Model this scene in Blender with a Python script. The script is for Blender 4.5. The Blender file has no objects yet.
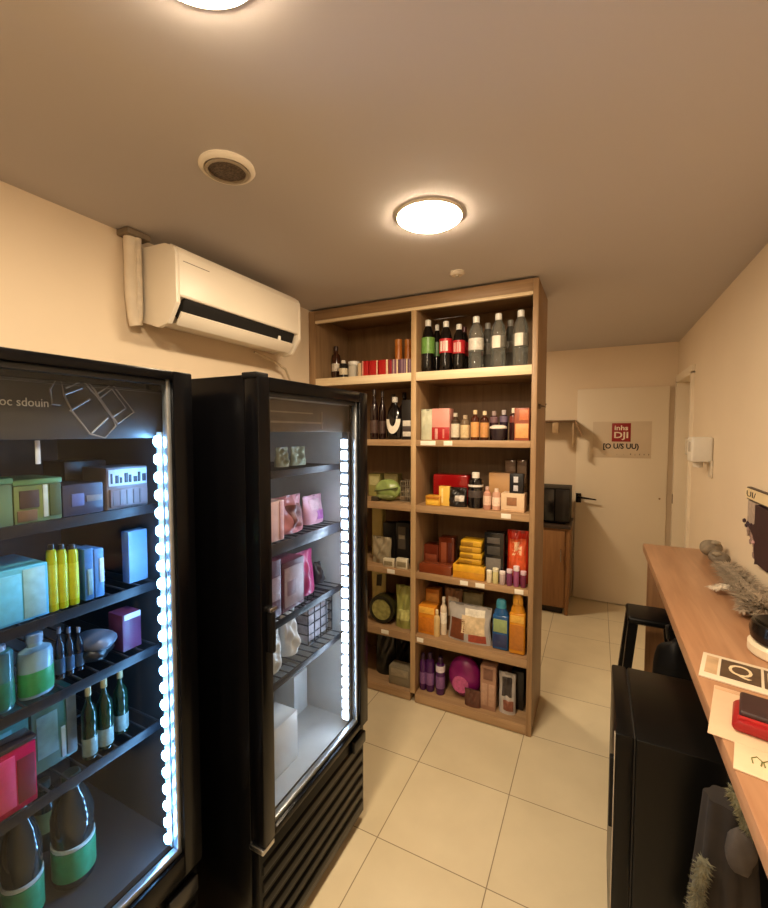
import bpy, bmesh, math, random
from mathutils import Vector, Matrix
random.seed(7)
PI=math.pi
S=bpy.context.scene; COL=S.collection
# ------------------------------------------------------------------ camera
F=430.0; YAW=math.radians(26.43); PIT=math.radians(2.928); EYE=1.6
cam=bpy.data.cameras.new('camera'); co=bpy.data.objects.new('camera',cam); COL.objects.link(co)
co.location=(0,0,EYE); co.rotation_euler=(PI/2-PIT,0,YAW)
cam.sensor_fit='HORIZONTAL'; cam.sensor_width=36; cam.lens=F*36/768; cam.clip_start=.02
S.camera=co
_R=co.rotation_euler.to_matrix()
def ray(x,y): return _R@Vector(((x-384)/F,-(y-454)/F,-1))
def at(x,y,axis,val):
    """survey helper: where the sight line through a photo point meets a world plane"""
    d=ray(x,y); o=Vector((0,0,EYE)); return o+d*((val-o[axis])/d[axis])
S.view_settings.view_transform='Standard'; S.view_settings.look='None'
S.view_settings.gamma=1; S.view_settings.use_curve_mapping=False
S.view_settings.exposure=0.0
# ------------------------------------------------------------------ materials
def srgb(c):
    return tuple((x/12.92 if x<=.04045 else ((x+.055)/1.055)**2.4) for x in [v/255 for v in c])
_mc={}
def nodes(name):
    m=bpy.data.materials.new(name); m.use_nodes=True; nt=m.node_tree
    return m,nt,nt.nodes['Principled BSDF']
def mat(c,rough=.5,metal=0.0,var=.12,scale=30,coat=0,bump=0,name='surface',trans=0,spec=.5):
    k=(c,rough,metal,var,scale,coat,bump,trans,spec)
    if k in _mc: return _mc[k]
    m,nt,b=nodes(name); L=nt.links.new
    b.inputs['Roughness'].default_value=rough; b.inputs['Metallic'].default_value=metal
    b.inputs['Coat Weight'].default_value=coat; b.inputs['Specular IOR Level'].default_value=spec
    if trans: b.inputs['Transmission Weight'].default_value=trans; b.inputs['IOR'].default_value=1.33
    rgb=srgb(c)
    tc=nt.nodes.new('ShaderNodeTexCoord'); n=nt.nodes.new('ShaderNodeTexNoise')
    n.inputs['Scale'].default_value=scale; n.inputs['Detail'].default_value=3
    L(tc.outputs['Object'],n.inputs['Vector'])
    r=nt.nodes.new('ShaderNodeValToRGB'); r.color_ramp.elements[0].position=.3; r.color_ramp.elements[1].position=.7
    r.color_ramp.elements[0].color=tuple(v*(1-var) for v in rgb)+(1,)
    r.color_ramp.elements[1].color=tuple(min(1,v*(1+var)) for v in rgb)+(1,)
    L(n.outputs['Fac'],r.inputs['Fac']); L(r.outputs['Color'],b.inputs['Base Color'])
    if bump:
        bp=nt.nodes.new('ShaderNodeBump'); bp.inputs['Strength'].default_value=bump; bp.inputs['Distance'].default_value=.004
        L(n.outputs['Fac'],bp.inputs['Height']); L(bp.outputs['Normal'],b.inputs['Normal'])
    _mc[k]=m; return m
def wood(c1,c2,axis='x',rough=.42,name='wood'):
    m,nt,b=nodes(name); L=nt.links.new
    tc=nt.nodes.new('ShaderNodeTexCoord'); mp=nt.nodes.new('ShaderNodeMapping')
    mp.inputs['Scale'].default_value={'x':(1.2,18,18),'y':(18,1.2,18),'z':(18,18,1.2)}[axis]
    n=nt.nodes.new('ShaderNodeTexNoise'); n.inputs['Scale'].default_value=2.2; n.inputs['Detail'].default_value=6; n.inputs['Distortion'].default_value=.6
    r=nt.nodes.new('ShaderNodeValToRGB'); r.color_ramp.elements[0].position=.32; r.color_ramp.elements[1].position=.68
    r.color_ramp.elements[0].color=srgb(c1)+(1,); r.color_ramp.elements[1].color=srgb(c2)+(1,)
    L(tc.outputs['Object'],mp.inputs['Vector']); L(mp.outputs['Vector'],n.inputs['Vector'])
    L(n.outputs['Fac'],r.inputs['Fac']); L(r.outputs['Color'],b.inputs['Base Color'])
    b.inputs['Roughness'].default_value=rough
    bp=nt.nodes.new('ShaderNodeBump'); bp.inputs['Strength'].default_value=.08; bp.inputs['Distance'].default_value=.002
    L(n.outputs['Fac'],bp.inputs['Height']); L(bp.outputs['Normal'],b.inputs['Normal'])
    return m
def emit(c,s,name='lamp_glow'):
    m=bpy.data.materials.new(name); m.use_nodes=True; nt=m.node_tree; nt.nodes.clear()
    e=nt.nodes.new('ShaderNodeEmission'); o=nt.nodes.new('ShaderNodeOutputMaterial')
    e.inputs['Color'].default_value=srgb(c)+(1,); e.inputs['Strength'].default_value=s
    nt.links.new(e.outputs[0],o.inputs['Surface']); return m
def pane(tint,gloss=1.0,name='door_glass'):
    m=bpy.data.materials.new(name); m.use_nodes=True; nt=m.node_tree; nt.nodes.clear(); L=nt.links.new
    t=nt.nodes.new('ShaderNodeBsdfTransparent'); t.inputs['Color'].default_value=tint+(1,)
    g=nt.nodes.new('ShaderNodeBsdfGlossy'); g.inputs['Roughness'].default_value=.03
    g.inputs['Color'].default_value=(gloss,gloss,gloss,1)
    lw=nt.nodes.new('ShaderNodeLayerWeight'); lw.inputs['Blend'].default_value=.5
    pw=nt.nodes.new('ShaderNodeMath'); pw.operation='POWER'; pw.inputs[1].default_value=5
    f=nt.nodes.new('ShaderNodeMath'); f.operation='MULTIPLY_ADD'; f.inputs[1].default_value=.9; f.inputs[2].default_value=.018
    L(lw.outputs['Facing'],pw.inputs[0]); L(pw.outputs[0],f.inputs[0])
    mx=nt.nodes.new('ShaderNodeMixShader'); o=nt.nodes.new('ShaderNodeOutputMaterial')
    L(f.outputs[0],mx.inputs[0]); L(t.outputs[0],mx.inputs[1]); L(g.outputs[0],mx.inputs[2]); L(mx.outputs[0],o.inputs['Surface'])
    return m
def tiles():
    m,nt,b=nodes('floor_tiles'); L=nt.links.new
    tc=nt.nodes.new('ShaderNodeTexCoord'); mp=nt.nodes.new('ShaderNodeMapping'); mp.inputs['Location'].default_value=(.315+.43*8,-1.44+.436*8,0)
    br=nt.nodes.new('ShaderNodeTexBrick'); br.offset=0; br.squash=1
    br.inputs['Scale'].default_value=1; br.inputs['Brick Width'].default_value=.43; br.inputs['Row Height'].default_value=.436
    br.inputs['Mortar Size'].default_value=.0022; br.inputs['Mortar Smooth'].default_value=.3
    br.inputs['Color1'].default_value=srgb((208,195,164))+(1,); br.inputs['Color2'].default_value=srgb((214,201,171))+(1,)
    br.inputs['Mortar'].default_value=srgb((138,122,96))+(1,)
    n=nt.nodes.new('ShaderNodeTexNoise'); n.inputs['Scale'].default_value=5; n.inputs['Detail'].default_value=5
    mx=nt.nodes.new('ShaderNodeMix'); mx.data_type='RGBA'; mx.blend_type='MULTIPLY'; mx.inputs['Factor'].default_value=.3
    L(tc.outputs['Object'],mp.inputs['Vector']); L(mp.outputs['Vector'],br.inputs['Vector']); L(mp.outputs['Vector'],n.inputs['Vector'])
    r=nt.nodes.new('ShaderNodeValToRGB'); r.color_ramp.elements[0].position=.3; r.color_ramp.elements[0].color=(.72,.70,.66,1); r.color_ramp.elements[1].position=.65
    L(n.outputs['Fac'],r.inputs['Fac']); L(br.outputs['Color'],mx.inputs['A']); L(r.outputs['Color'],mx.inputs['B'])
    L(mx.outputs['Result'],b.inputs['Base Color'])
    b.inputs['Roughness'].default_value=.34
    bp=nt.nodes.new('ShaderNodeBump'); bp.inputs['Strength'].default_value=.3; bp.inputs['Distance'].default_value=.002; bp.invert=True
    L(br.outputs['Fac'],bp.inputs['Height']); L(bp.outputs['Normal'],b.inputs['Normal'])
    return m
WALL=mat((224,206,180),.75,var=.015,scale=3,bump=.03,name='wall_paint')
CEIL=mat((194,188,186),.85,var=.012,scale=2,name='ceiling_paint')
DOORW=mat((226,212,188),.5,var=.02,scale=2,name='door_paint')
WOOD=wood((138,108,76),(162,130,94),'z',.5,'shelf_wood')
WOODX=wood((138,108,76),(162,130,94),'x',.5,'shelf_wood_boards')
EDGE=wood((222,200,162),(236,216,180),'x',.45,'pale_edge')
BACKW=wood((118,90,60),(136,106,72),'z',.55,'shelf_back')
CTR=wood((164,120,88),(182,138,104),'y',.3,'counter_wood')
BLACK=mat((6,6,8),.22,var=.1,name='gloss_black',spec=.16)
BLACKM=mat((9,9,11),.5,var=.1,name='matt_black',spec=.2)
WHITE=mat((232,226,214),.4,var=.02,name='white_plastic')
CHROME=mat((190,190,192),.25,1.0,var=.05,name='bright_metal')
# ------------------------------------------------------------------ mesh builder
class MB:
    def __init__(s): s.bm=bmesh.new()
    def box(s,a,b,bev=0,seg=2):
        x0,y0,z0=a; x1,y1,z1=b
        m=Matrix.Translation(((x0+x1)/2,(y0+y1)/2,(z0+z1)/2))@Matrix.Diagonal((x1-x0,y1-y0,z1-z0,1))
        g=bmesh.ops.create_cube(s.bm,size=1,matrix=m)
        if bev>0:
            ed=list({e for v in g['verts'] for e in v.link_edges})
            bmesh.ops.bevel(s.bm,geom=ed,offset=bev,segments=seg,affect='EDGES',profile=.5)
        return s
    def lathe(s,prof,c=(0,0,0),seg=20,sx=1,sy=1,axis='z'):
        rings=[]
        def P(r,z,a):
            x,y=r*math.cos(a)*sx,r*math.sin(a)*sy
            v={'z':(x,y,z),'x':(z,x,y),'y':(x,z,y)}[axis]
            return (v[0]+c[0],v[1]+c[1],v[2]+c[2])
        for r,z in prof:
            rings.append([s.bm.verts.new(P(max(r,1e-5),z,2*PI*i/seg)) for i in range(seg)])
        for A,B in zip(rings,rings[1:]):
            for i in range(seg):
                j=(i+1)%seg; s.bm.faces.new((A[i],A[j],B[j],B[i]))
        s.bm.faces.new(rings[0]); s.bm.faces.new(rings[-1])
        return s
    def tube(s,pts,r,seg=8):
        pts=[Vector(p) for p in pts]; rings=[]
        for i,p in enumerate(pts):
            t=(pts[min(i+1,len(pts)-1)]-pts[max(i-1,0)]).normalized()
            u=t.cross(Vector((0,0,1)) if abs(t.z)<.9 else Vector((1,0,0))).normalized(); w=t.cross(u)
            rr=r[i] if isinstance(r,(list,tuple)) else r
            rings.append([s.bm.verts.new(p+u*rr*math.cos(2*PI*k/seg)+w*rr*math.sin(2*PI*k/seg)) for k in range(seg)])
        for A,B in zip(rings,rings[1:]):
            for i in range(seg):
                j=(i+1)%seg; s.bm.faces.new((A[i],A[j],B[j],B[i]))
        s.bm.faces.new(rings[0]); s.bm.faces.new(rings[-1]); return s
    def prism(s,poly,axis,a,b,bev=0):
        """extrude a 2-D outline along an axis; outline is in the other two axes in order"""
        def P(u,v,t): return {'x':(t,u,v),'y':(u,t,v),'z':(u,v,t)}[axis]
        A=[s.bm.verts.new(P(u,v,a)) for u,v in poly]; B=[s.bm.verts.new(P(u,v,b)) for u,v in poly]
        n=len(poly); fs=[s.bm.faces.new(A),s.bm.faces.new(B)]
        for i in range(n): fs.append(s.bm.faces.new((A[i],A[(i+1)%n],B[(i+1)%n],B[i])))
        if bev>0:
            ed=list({e for f in fs for e in f.edges})
            bmesh.ops.bevel(s.bm,geom=ed,offset=bev,segments=2,affect='EDGES',profile=.5)
        return s
    def grid(s,fn,nu,nv,closed=False):
        V=[[s.bm.verts.new(fn(i/nu,j/nv)) for j in range(nv+1)] for i in range(nu+1)]
        for i in range(nu):
            for j in range(nv): s.bm.faces.new((V[i][j],V[i+1][j],V[i+1][j+1],V[i][j+1]))
        return s
    def slab(s,fn,gn,nu,nv):
        """closed skin between a front sheet fn and a back sheet gn"""
        A=[[s.bm.verts.new(fn(i/nu,j/nv)) for j in range(nv+1)] for i in range(nu+1)]
        B=[[s.bm.verts.new(gn(i/nu,j/nv)) for j in range(nv+1)] for i in range(nu+1)]
        for i in range(nu):
            for j in range(nv):
                s.bm.faces.new((A[i][j],A[i+1][j],A[i+1][j+1],A[i][j+1])); s.bm.faces.new((B[i][j],B[i][j+1],B[i+1][j+1],B[i+1][j]))
        for j in range(nv):
            s.bm.faces.new((A[0][j],A[0][j+1],B[0][j+1],B[0][j])); s.bm.faces.new((A[nu][j],B[nu][j],B[nu][j+1],A[nu][j+1]))
        for i in range(nu):
            s.bm.faces.new((A[i][0],B[i][0],B[i+1][0],A[i+1][0])); s.bm.faces.new((A[i][nv],A[i+1][nv],B[i+1][nv],B[i][nv]))
        return s
    def blob(s,c,rx,ry,rz,n=0,jit=0,sub=3):
        g=bmesh.ops.create_icosphere(s.bm,subdivisions=sub,radius=1)
        rnd=random.Random(n); ph=[(rnd.uniform(0,6),rnd.uniform(1.5,4),rnd.uniform(0,6),rnd.uniform(1.5,4)) for _ in range(3)]
        for v in g['verts']:
            k=1+jit*sum(math.sin(a+b*v.co.x*1.7+b*v.co.z)*math.sin(e+d*v.co.y) for a,b,e,d in ph)
            v.co=Vector((v.co.x*rx*k+c[0],v.co.y*ry*k+c[1],v.co.z*rz*k+c[2]))
        return s
    def build(s,name,m,parent=None,loc=None,rot=None,smooth=35):
        bmesh.ops.recalc_face_normals(s.bm,faces=s.bm.faces)
        me=bpy.data.meshes.new(name); s.bm.to_mesh(me); s.bm.free()
        if smooth:
            me.shade_smooth(); me.set_sharp_from_angle(angle=math.radians(smooth))
        me.materials.append(m)
        o=bpy.data.objects.new(name,me); COL.objects.link(o)
        if parent: o.parent=parent
        if loc: o.location=loc
        if rot: o.rotation_euler=rot
        return o
def tag(o,label,cat,group=None):
    o['label']=label; o['category']=cat
    if group: o['group']=group
    return o
def thing(name,label,cat,loc=(0,0,0),rz=0,group=None):
    o=bpy.data.objects.new(name,None); o.empty_display_size=.05; COL.objects.link(o)
    o.location=loc; o.rotation_euler=(0,0,rz); return tag(o,label,cat,group)
def struct(o): o['kind']='structure'; return o
_font={}
def text(s,w,h,name,m,parent,loc,rot,ex=.0006,off=0):
    cu=bpy.data.curves.new('lettering','FONT'); cu.body=s; cu.offset=off; cu.size=1; cu.extrude=.02; cu.resolution_u=3
    t=bpy.data.objects.new('lettering',cu); COL.objects.link(t)
    bpy.context.view_layer.update(); dg=bpy.context.evaluated_depsgraph_get()
    me=bpy.data.meshes.new_from_object(t.evaluated_get(dg)); bpy.data.objects.remove(t); bpy.data.curves.remove(cu)
    xs=[v.co.x for v in me.vertices]; ys=[v.co.y for v in me.vertices]
    for v in me.vertices:
        v.co.x=((v.co.x-min(xs))/(max(xs)-min(xs))-.5)*w; v.co.y=((v.co.y-min(ys))/(max(ys)-min(ys))-.5)*h; v.co.z=v.co.z/.02*ex
    me.materials.clear(); me.materials.append(m); me.name=name
    o=bpy.data.objects.new(name,me); COL.objects.link(o)
    if parent: o.parent=parent
    o.location=loc; o.rotation_euler=rot; return o
# ------------------------------------------------------------------ the room
XL,XR,YB,YF,H=-1.68,.61,4.5,-1.3,2.38
struct(MB().box((XL-.1,YF-.1,-.1),(XR+.25,YB+.1,0)).build('floor',tiles()))
struct(MB().box((XL-.1,YF-.1,H),(XR+.25,YB+.1,H+.1)).build('ceiling',CEIL))
struct(MB().box((XL-.1,YF,0),(XL,YB,H)).build('wall_left',WALL))
struct(MB().box((XL-.1,YB,0),(XR+.25,YB+.1,H)).build('wall_back',WALL))
struct(MB().box((XL-.1,YF-.1,0),(XR+.25,YF,H)).build('wall_front',WALL))
# right wall with a doorway near the far corner
DY0,DY1,DZ=3.80,4.44,2.04
struct(MB().box((XR,YF,0),(XR+.2,DY0,H)).box((XR,DY1,0),(XR+.2,YB,H)).box((XR,DY0,DZ),(XR+.2,DY1,H)).build('wall_right',WALL))
fr=struct(MB().box((XR-.018,DY0-.045,0),(XR+.2,DY0+.02,DZ),.003).box((XR-.018,DY1-.02,0),(XR+.2,DY1+.04,DZ),.003)
  .box((XR-.018,DY0-.045,DZ-.02),(XR+.2,DY1+.04,DZ+.045),.003).build('trim_1',DOORW))
d2=struct(MB().box((XR+.14,DY0+.02,.005),(XR+.18,DY1-.02,DZ-.02),.003).build('door_2',DOORW))
MB().box((XR-.021,DY1-.018,.98),(XR-.016,DY1+.018,1.06),.001).build('strike_plate',mat((120,96,64),.35,.8,name='brass'),fr)
# door in the back wall
d1=struct(MB().box((-.18,YB-.03,.006),(.552,YB,2.0),.003).build('door_1',DOORW))
ho=MB(); ho.box((-.176,YB-.044,.93),(-.128,YB-.0295,1.02),.006)
ho.tube([(-.152,YB-.04,.985),(-.152,YB-.075,.985),(-.12,YB-.082,.984),(.0,YB-.08,.972)],[.011,.011,.010,.006],10)
ho.build('door_handle',mat((40,34,30),.3,.8,name='dark_metal'),d1)
MB().lathe([(.008,0),(.008,.006)],(.5,YB-.036,1.01),12,axis='y').build('door_stop',mat((150,120,80),.4,.7,name='brass_pin'),d1)
# ------------------------------------------------------------------ ceiling fittings
LAMP=emit((255,229,192),176)
RING=mat((236,228,214),.35,var=.02,name='lamp_ring')
def lamp(x,y,label,r=.118):
    t=thing('ceiling_light',label,'ceiling light',(x,y,H),0,'round ceiling lights')
    MB().lathe([(r+.003,0),(r+.003,-.005),(r-.002,-.009),(r-.006,-.003)],seg=48).build('trim_ring',RING,t)
    MB().lathe([(r-.003,-.0075),(r*.9,-.015),(r*.5,-.021),(.001,-.0225)],seg=48).build('diffuser',LAMP,t)
lamp(-.563,1.50,'lit round ceiling light in full view in front of the tall shelf')
lamp(-.59,.50,'lit round ceiling light cut off by the top edge of the picture')
lamp(-.62,-.5,'unseen round light added behind the viewer to brighten the room')  # out-of-view lamp, added to raise the room brightness
lamp(-1.05,3.35,'unseen round light added behind the tall shelf to brighten the far room')  # hidden lamp, added to brighten the space around the back door
t=thing('ceiling_vent','round white ceiling vent with dark recessed mesh above the left fridge','vent',(-.995,.965,H))
MB().lathe([(.078,0),(.080,-.006),(.075,-.012),(.066,-.015),(.060,-.010),(.060,-.002)],seg=40).build('outer_ring',mat((226,216,198),.5,var=.02,name='vent_ring'),t)
MB().lathe([(.058,-.001),(.058,-.011),(.05,-.013),(.001,-.015)],seg=32).build('mesh_grille',mat((92,78,66),.7,var=.5,scale=160,bump=.6,name='vent_mesh'),t,(.0,.0,0))
MB().lathe([(.060,-.010),(.062,-.017),(.053,-.018),(.053,-.011)],seg=32).build('inner_ring',mat((170,156,136),.5,name='vent_ring_inner'),t)
t=thing('smoke_sensor','tiny white round sensor on the ceiling just in front of the tall shelf','sensor',(-.634,2.076,H))
MB().lathe([(.036,0),(.036,-.008),(.026,-.017),(.001,-.019)],seg=28).build('sensor_base',mat((214,202,184),.5,name='sensor_white'),t)
MB().lathe([(.010,-.017),(.008,-.024),(.001,-.025)],seg=14).build('sensor_eye',mat((180,168,150),.4,name='sensor_eye'),t)
# ------------------------------------------------------------------ air conditioner
ACW=mat((236,226,208),.38,var=.015,scale=4,name='ac_plastic')
ax=XL; Y0,Y1=1.135,1.90
t=thing('air_conditioner','white wall air conditioner with open dark outlet slot above the fridges','air conditioner',(XL,Y0,2.02)); AC=t
D=.235
prof=[(0,.31),(D-.06,.305),(D-.012,.285),(D,.262),(D,.075),(D-.05,.0),(D-.11,-.01),(0,.03)]
def acprism(mb,pr,a,b,bev=0): return mb.prism([(x,z) for x,z in pr],'y',a,b,bev)
L=Y1-Y0
acprism(MB(),[(0,.31),(D-.06,.305),(D-.014,.288),(D-.014,.10),(D-.075,.085),(D-.10,.02),(D-.13,.012),(0,.03)],.02,L-.02).build('body',ACW,t)
acprism(MB(),prof,0,.02,.003).build('end_cap',ACW,t); acprism(MB(),prof,L-.02,L,.003).build('end_cap',ACW,t)
acprism(MB(),[(D-.05,.308),(D-.012,.288),(D,.264),(D,.108),(D-.004,.100),(D-.013,.102),(D-.013,.262),(D-.022,.283),(D-.055,.303)],.018,L-.018,.002).build('front_panel',ACW,t)
acprism(MB(),[(D-.007,.099),(D-.014,.101),(D-.076,.09),(D-.078,.05),(D-.048,.022),(D-.030,.036)],.045,L-.045).build('outlet_slot',mat((10,9,9),.7,name='slot_black'),t)
acprism(MB(),[(D-.018,.046),(D-.05,.001),(D-.056,.006),(D-.026,.052)],.04,L-.04,.001).build('flap',ACW,t)
MB().box((D-.03,L-.16,.045),(D-.018,L-.14,.075),.002).build('air_sensor',WHITE,t)
MB().box((D-.0005,.035,.236),(D+.001,.16,.2385)).build('maker_line',mat((120,106,90),.5,name='grey_print'),t)
t=thing('pipe_cover','pale pipe cover running from the ceiling to the left end of the air conditioner','pipe',(XL,1.108,2.02))
MB().tube([(.03,-.012,.36),(.03,-.012,.12),(.032,-.008,.06),(.036,-.006,.02),(.036,.0,.0)],.024,12).build('wrapped_pipe',mat((226,212,190),.6,var=.05,scale=20,bump=.2,name='pipe_wrap'),t)
MB().tube([(.05,.006,.36),(.05,.006,.10),(.05,.005,.05),(.046,.004,.02)],.013,10).build('drain_pipe',mat((216,202,180),.5,name='pipe_plastic'),t)
MB().box((0,-.048,.335),(.07,.05,.36),.006).build('ceiling_collar',mat((120,104,84),.6,name='pipe_collar'),t)
MB().tube([(.06,.60,-.002),(.07,.74,-.03),(.05,.86,-.055),(.03,.93,-.12),(.02,.96,-.22),(.012,.965,-.30)],.007,8).build('power_cable',mat((196,178,150),.5,name='cable_grey'),AC)
# ------------------------------------------------------------------ tall display shelf
SY0,SY1=2.29,2.70; SX0,SX1=XL+.002,-.279
SHZ=[(1.94,.048),(1.555,.036),(1.178,.040),(.783,.034),(.410,.046),(.055,.05)]
t=thing('display_shelf','tall light-wood display shelf full of goods, two columns by six rows','shelf',(0,0,0)); SHELF=t
def brd(name,a,b,m,par=None,bev=.002): return MB().box(a,b,bev).build(name,m,par or t)
brd('side_panel',(SX1-.027,SY0,.0),(SX1,SY1,H-.012),WOOD); brd('side_panel',(SX0,SY0,0),(SX0+.05,SY1,H-.012),WOOD)
brd('back_panel',(SX0+.05,SY1-.012,.0),(SX1-.027,SY1,H-.012),BACKW)
dv=brd('divider',(-.964,SY0+.004,.055),(-.935,SY1-.012,2.30),WOOD)
MB().box((-.965,SY0-.0005,.055),(-.934,SY0+.004,2.29),.001).build('edge_strip',wood((176,146,106),(196,164,122),'z',.42,'divider_edge'),dv)
brd('top_panel',(SX0+.05,SY0+.01,H-.05),(SX1-.027,SY1-.012,H-.03),WOODX)
fa=brd('fascia',(SX0+.05,SY0,2.305),(SX1-.027,SY0+.02,H-.012),WOODX)
MB().box((SX0+.05,SY0-.0005,2.288),(SX1-.027,SY0+.024,2.305),.001).build('edge_strip',EDGE,fa)
for z,th in SHZ:
    for x0,x1 in ((SX0+.05,-.964),(-.935,SX1-.027)):
        b=brd('shelf_board',(x0,SY0+.003,z-th),(x1,SY1-.012,z),WOODX)
        MB().box((x0,SY0-.0003,z-th),(x1,SY0+.003,z),.0008).build('edge_strip',EDGE if z>1.8 else wood((150,118,84),(172,140,104),'x',.42,'board_edge'),b)
TAGM=mat((236,230,216),.4,var=.03,name='price_tag_paper')
for px,py,w in ((506,517,.05),(464,584,.045),(480,586,.05),(519,590,.045),(391,570,.05),(428,446,.09),(448,446,.05),(420,668,.04),(385,640,.05)):
    p=at(px,py,1,SY0); 
    zz=min(SHZ,key=lambda q:abs(q[0]-q[1]/2-p.z)); zc=zz[0]-zz[1]/2
    MB().box((p.x-w/2,SY0-.0022,zc-.012),(p.x+w/2,SY0-.0004,zc+.013),.0004).build('price_tag',TAGM,SHELF)
MB().box((SX1-.0005,SY0+.06,1.72),(SX1+.012,SY0+.085,1.745),.003).tube([(SX1+.01,SY0+.072,1.735),(SX1+.035,SY0+.072,1.73),(SX1+.036,SY0+.072,1.745)],.004,8).build('side_hook',mat((90,72,54),.4,.6,name='hook_metal'),SHELF)
# ------------------------------------------------------------------ goods: builders (front faces local -Y)
def carton(label,loc,w,d,h,c,rz=0,group=None,panels=(),name='carton',cat='box',rough=.4,lid=None,bev=.0025,words=None):
    t=thing(name,label,cat,loc,rz,group)
    hh=h if not lid else h-lid[1]
    MB().box((-w/2,-d/2,0),(w/2,d/2,hh),min(bev,w*.1)).build('box_body',mat(c,rough,var=.06,scale=14),t)
    if lid: MB().box((-w/2-.0015,-d/2-.0015,hh+.0003),(w/2+.0015,d/2+.0015,h),min(bev,w*.1)).build('lid',mat(lid[0],rough,var=.05),t)
    for i,(u0,v0,u1,v1,pc) in enumerate(panels):
        MB().box((-w/2+u0*w,-d/2-.0020-.0005*i,v0*h),(-w/2+u1*w,-d/2+.0004,v1*h),.0003).build('printed_panel',mat(pc,.45,var=.12,scale=60),t)
    if words: text(words[0],words[3]*w,words[4]*h,'lettering',mat(words[5],.5),t,((words[1]-.5)*w,-d/2-.0030,words[2]*h),(PI/2,0,0))
    return t
SHAPES={
 'fat':[(.95,0),(1,.02),(1,.86),(.85,.91),(.5,.93)],
 'wine':[(.92,0),(1,.02),(1,.58),(.93,.66),(.55,.75),(.36,.80),(.33,.94)],
 'water':[(.85,0),(1,.03),(.95,.10),(1,.16),(.95,.23),(1,.30),(.97,.36),(.97,.60),(1,.66),(.8,.78),(.42,.88),(.36,.94)],
 'soda':[(.75,0),(.95,.04),(1,.12),(.9,.34),(.97,.44),(1,.62),(.75,.78),(.40,.89),(.36,.94)],
 'square':[(.96,0),(1,.02),(1,.66),(.9,.74),(.45,.80),(.40,.92)],
 'tonic':[(.9,0),(1,.02),(1,.72),(.88,.80),(.44,.85),(.42,.90)],
 'tube':[(.9,0),(1,.03),(1,.8),(.92,.84),(.92,.85)],
 'jar':[(.9,0),(1,.05),(1,.72),(.85,.78),(.82,.80)],
}
def bottle(label,loc,r,h,c,cap,kind='wine',band=None,group=None,name='bottle',cat='bottle',rough=.12,clear=0,rz=0,sy=1,words=None,seg=22,band2=None,mark=None,mark2=None):
    t=thing(name,label,cat,loc,rz,group); P=SHAPES[kind]
    MB().lathe([(a*r,b*h) for a,b in P],seg=seg,sy=sy).build('bottle_body',mat(c,rough,var=.05,trans=clear),t)
    er,ez=P[-1]; cr={'tube':.96,'jar':1.0}.get(kind,er+.08)
    z0={'jar':ez-.02,'tube':ez-.01}.get(kind,ez-.06)
    MB().lathe([(cr*r,z0*h),(cr*r*1.02,(z0+.01)*h),(cr*r,h*.99),(cr*r*.85,h)],seg=seg,sy=sy).build('cap',mat(cap,.35,var=.04),t)
    for bd in (band,band2):
        if bd:
            z0,z1,bc=bd
            MB().lathe([(r*1.012,z0*h),(r*1.016,(z0+.005)*h),(r*1.016,(z1-.005)*h),(r*1.012,z1*h)],seg=seg,sy=sy).build('wrap_label',mat(bc,.4,var=.15,scale=70),t)
    if mark2:
        fn=lambda u,v,e:(r*e*math.sin(1.1*(u-.5)-.1),-r*sy*e*math.cos(1.1*(u-.5)-.1),h*(.36+.22*v))
        MB().slab(lambda u,v:fn(u,v,1.04),lambda u,v:fn(u,v,1.018),8,2).build('square_label',mat(mark2,.5,var=.08),t)
    if mark:
        z0,z1=band[0]+.03,band[1]-.05
        for a0,a1 in ((-.62,-.2),(-.05,.12),(.25,.6)):
            fn=lambda u,v,e:(r*e*math.sin(a0+(a1-a0)*u),-r*sy*e*math.cos(a0+(a1-a0)*u),h*(z0+(z1-z0)*v))
            MB().slab(lambda u,v:fn(u,v,1.035),lambda u,v:fn(u,v,1.018),5,2).build('printed_mark',mat(mark,.5),t)
    if words: text(words[0],r*1.1,words[2]*h,'lettering',mat(words[3],.5),t,(0,-r*sy*1.06,words[1]*h),(PI/2,0,0))
    return t
def pouch(label,loc,w,d,h,c,rz=0,group=None,name='pouch',cat='pouch',rough=.3,panels=(),seed=1,crumple=.008,seal=True):
    t=thing(name,label,cat,loc,rz,group); rnd=random.Random(seed); ph=[rnd.uniform(0,6) for _ in range(6)]
    def sh(u,v,sg):
        bul=(math.sin(PI*min(max(u,.0),1))**.5)*(1-.92*v**2.2)*(0.65+.35*math.sin(PI*min(v+.25,1)))
        wv=crumple*(math.sin(9*u+ph[0]+5*v)*math.sin(8*v+ph[1])+.6*math.sin(17*u+ph[2]-9*v))*math.sin(PI*u)*min(1,4*v)
        x=(u-.5)*w*(1-.05*math.sin(PI*v)+.02*math.sin(7*v+ph[3]))
        return (x,sg*(.5*d*bul+.001)+wv,v*h*(.985+.015*math.cos(5*u+ph[4])))
    MB().slab(lambda u,v:sh(u,v,-1),lambda u,v:sh(u,v,1),18,18).build('bag_body',mat(c,rough,var=.14,scale=18),t,smooth=70)
    if seal: MB().box((-w*.49,-.0022,h*.94),(w*.49,.0022,h*1.0),.0008).build('top_seal',mat(tuple(int(v*.75) for v in c),rough,var=.1),t)
    for u0,v0,u1,v1,pc in panels:
        def fp(u,v,e):
            p=sh(u0+(u1-u0)*u,v0+(v1-v0)*v,-1); return (p[0],p[1]-e,p[2])
        MB().slab(lambda u,v:fp(u,v,.0022),lambda u,v:fp(u,v,.0008),10,10).build('printed_label',mat(pc,.4,var=.2,scale=45),t,smooth=70)
    return t
GAP=.0006
def sx(px,py,off): return at(px,py,1,SY0+off).x
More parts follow.
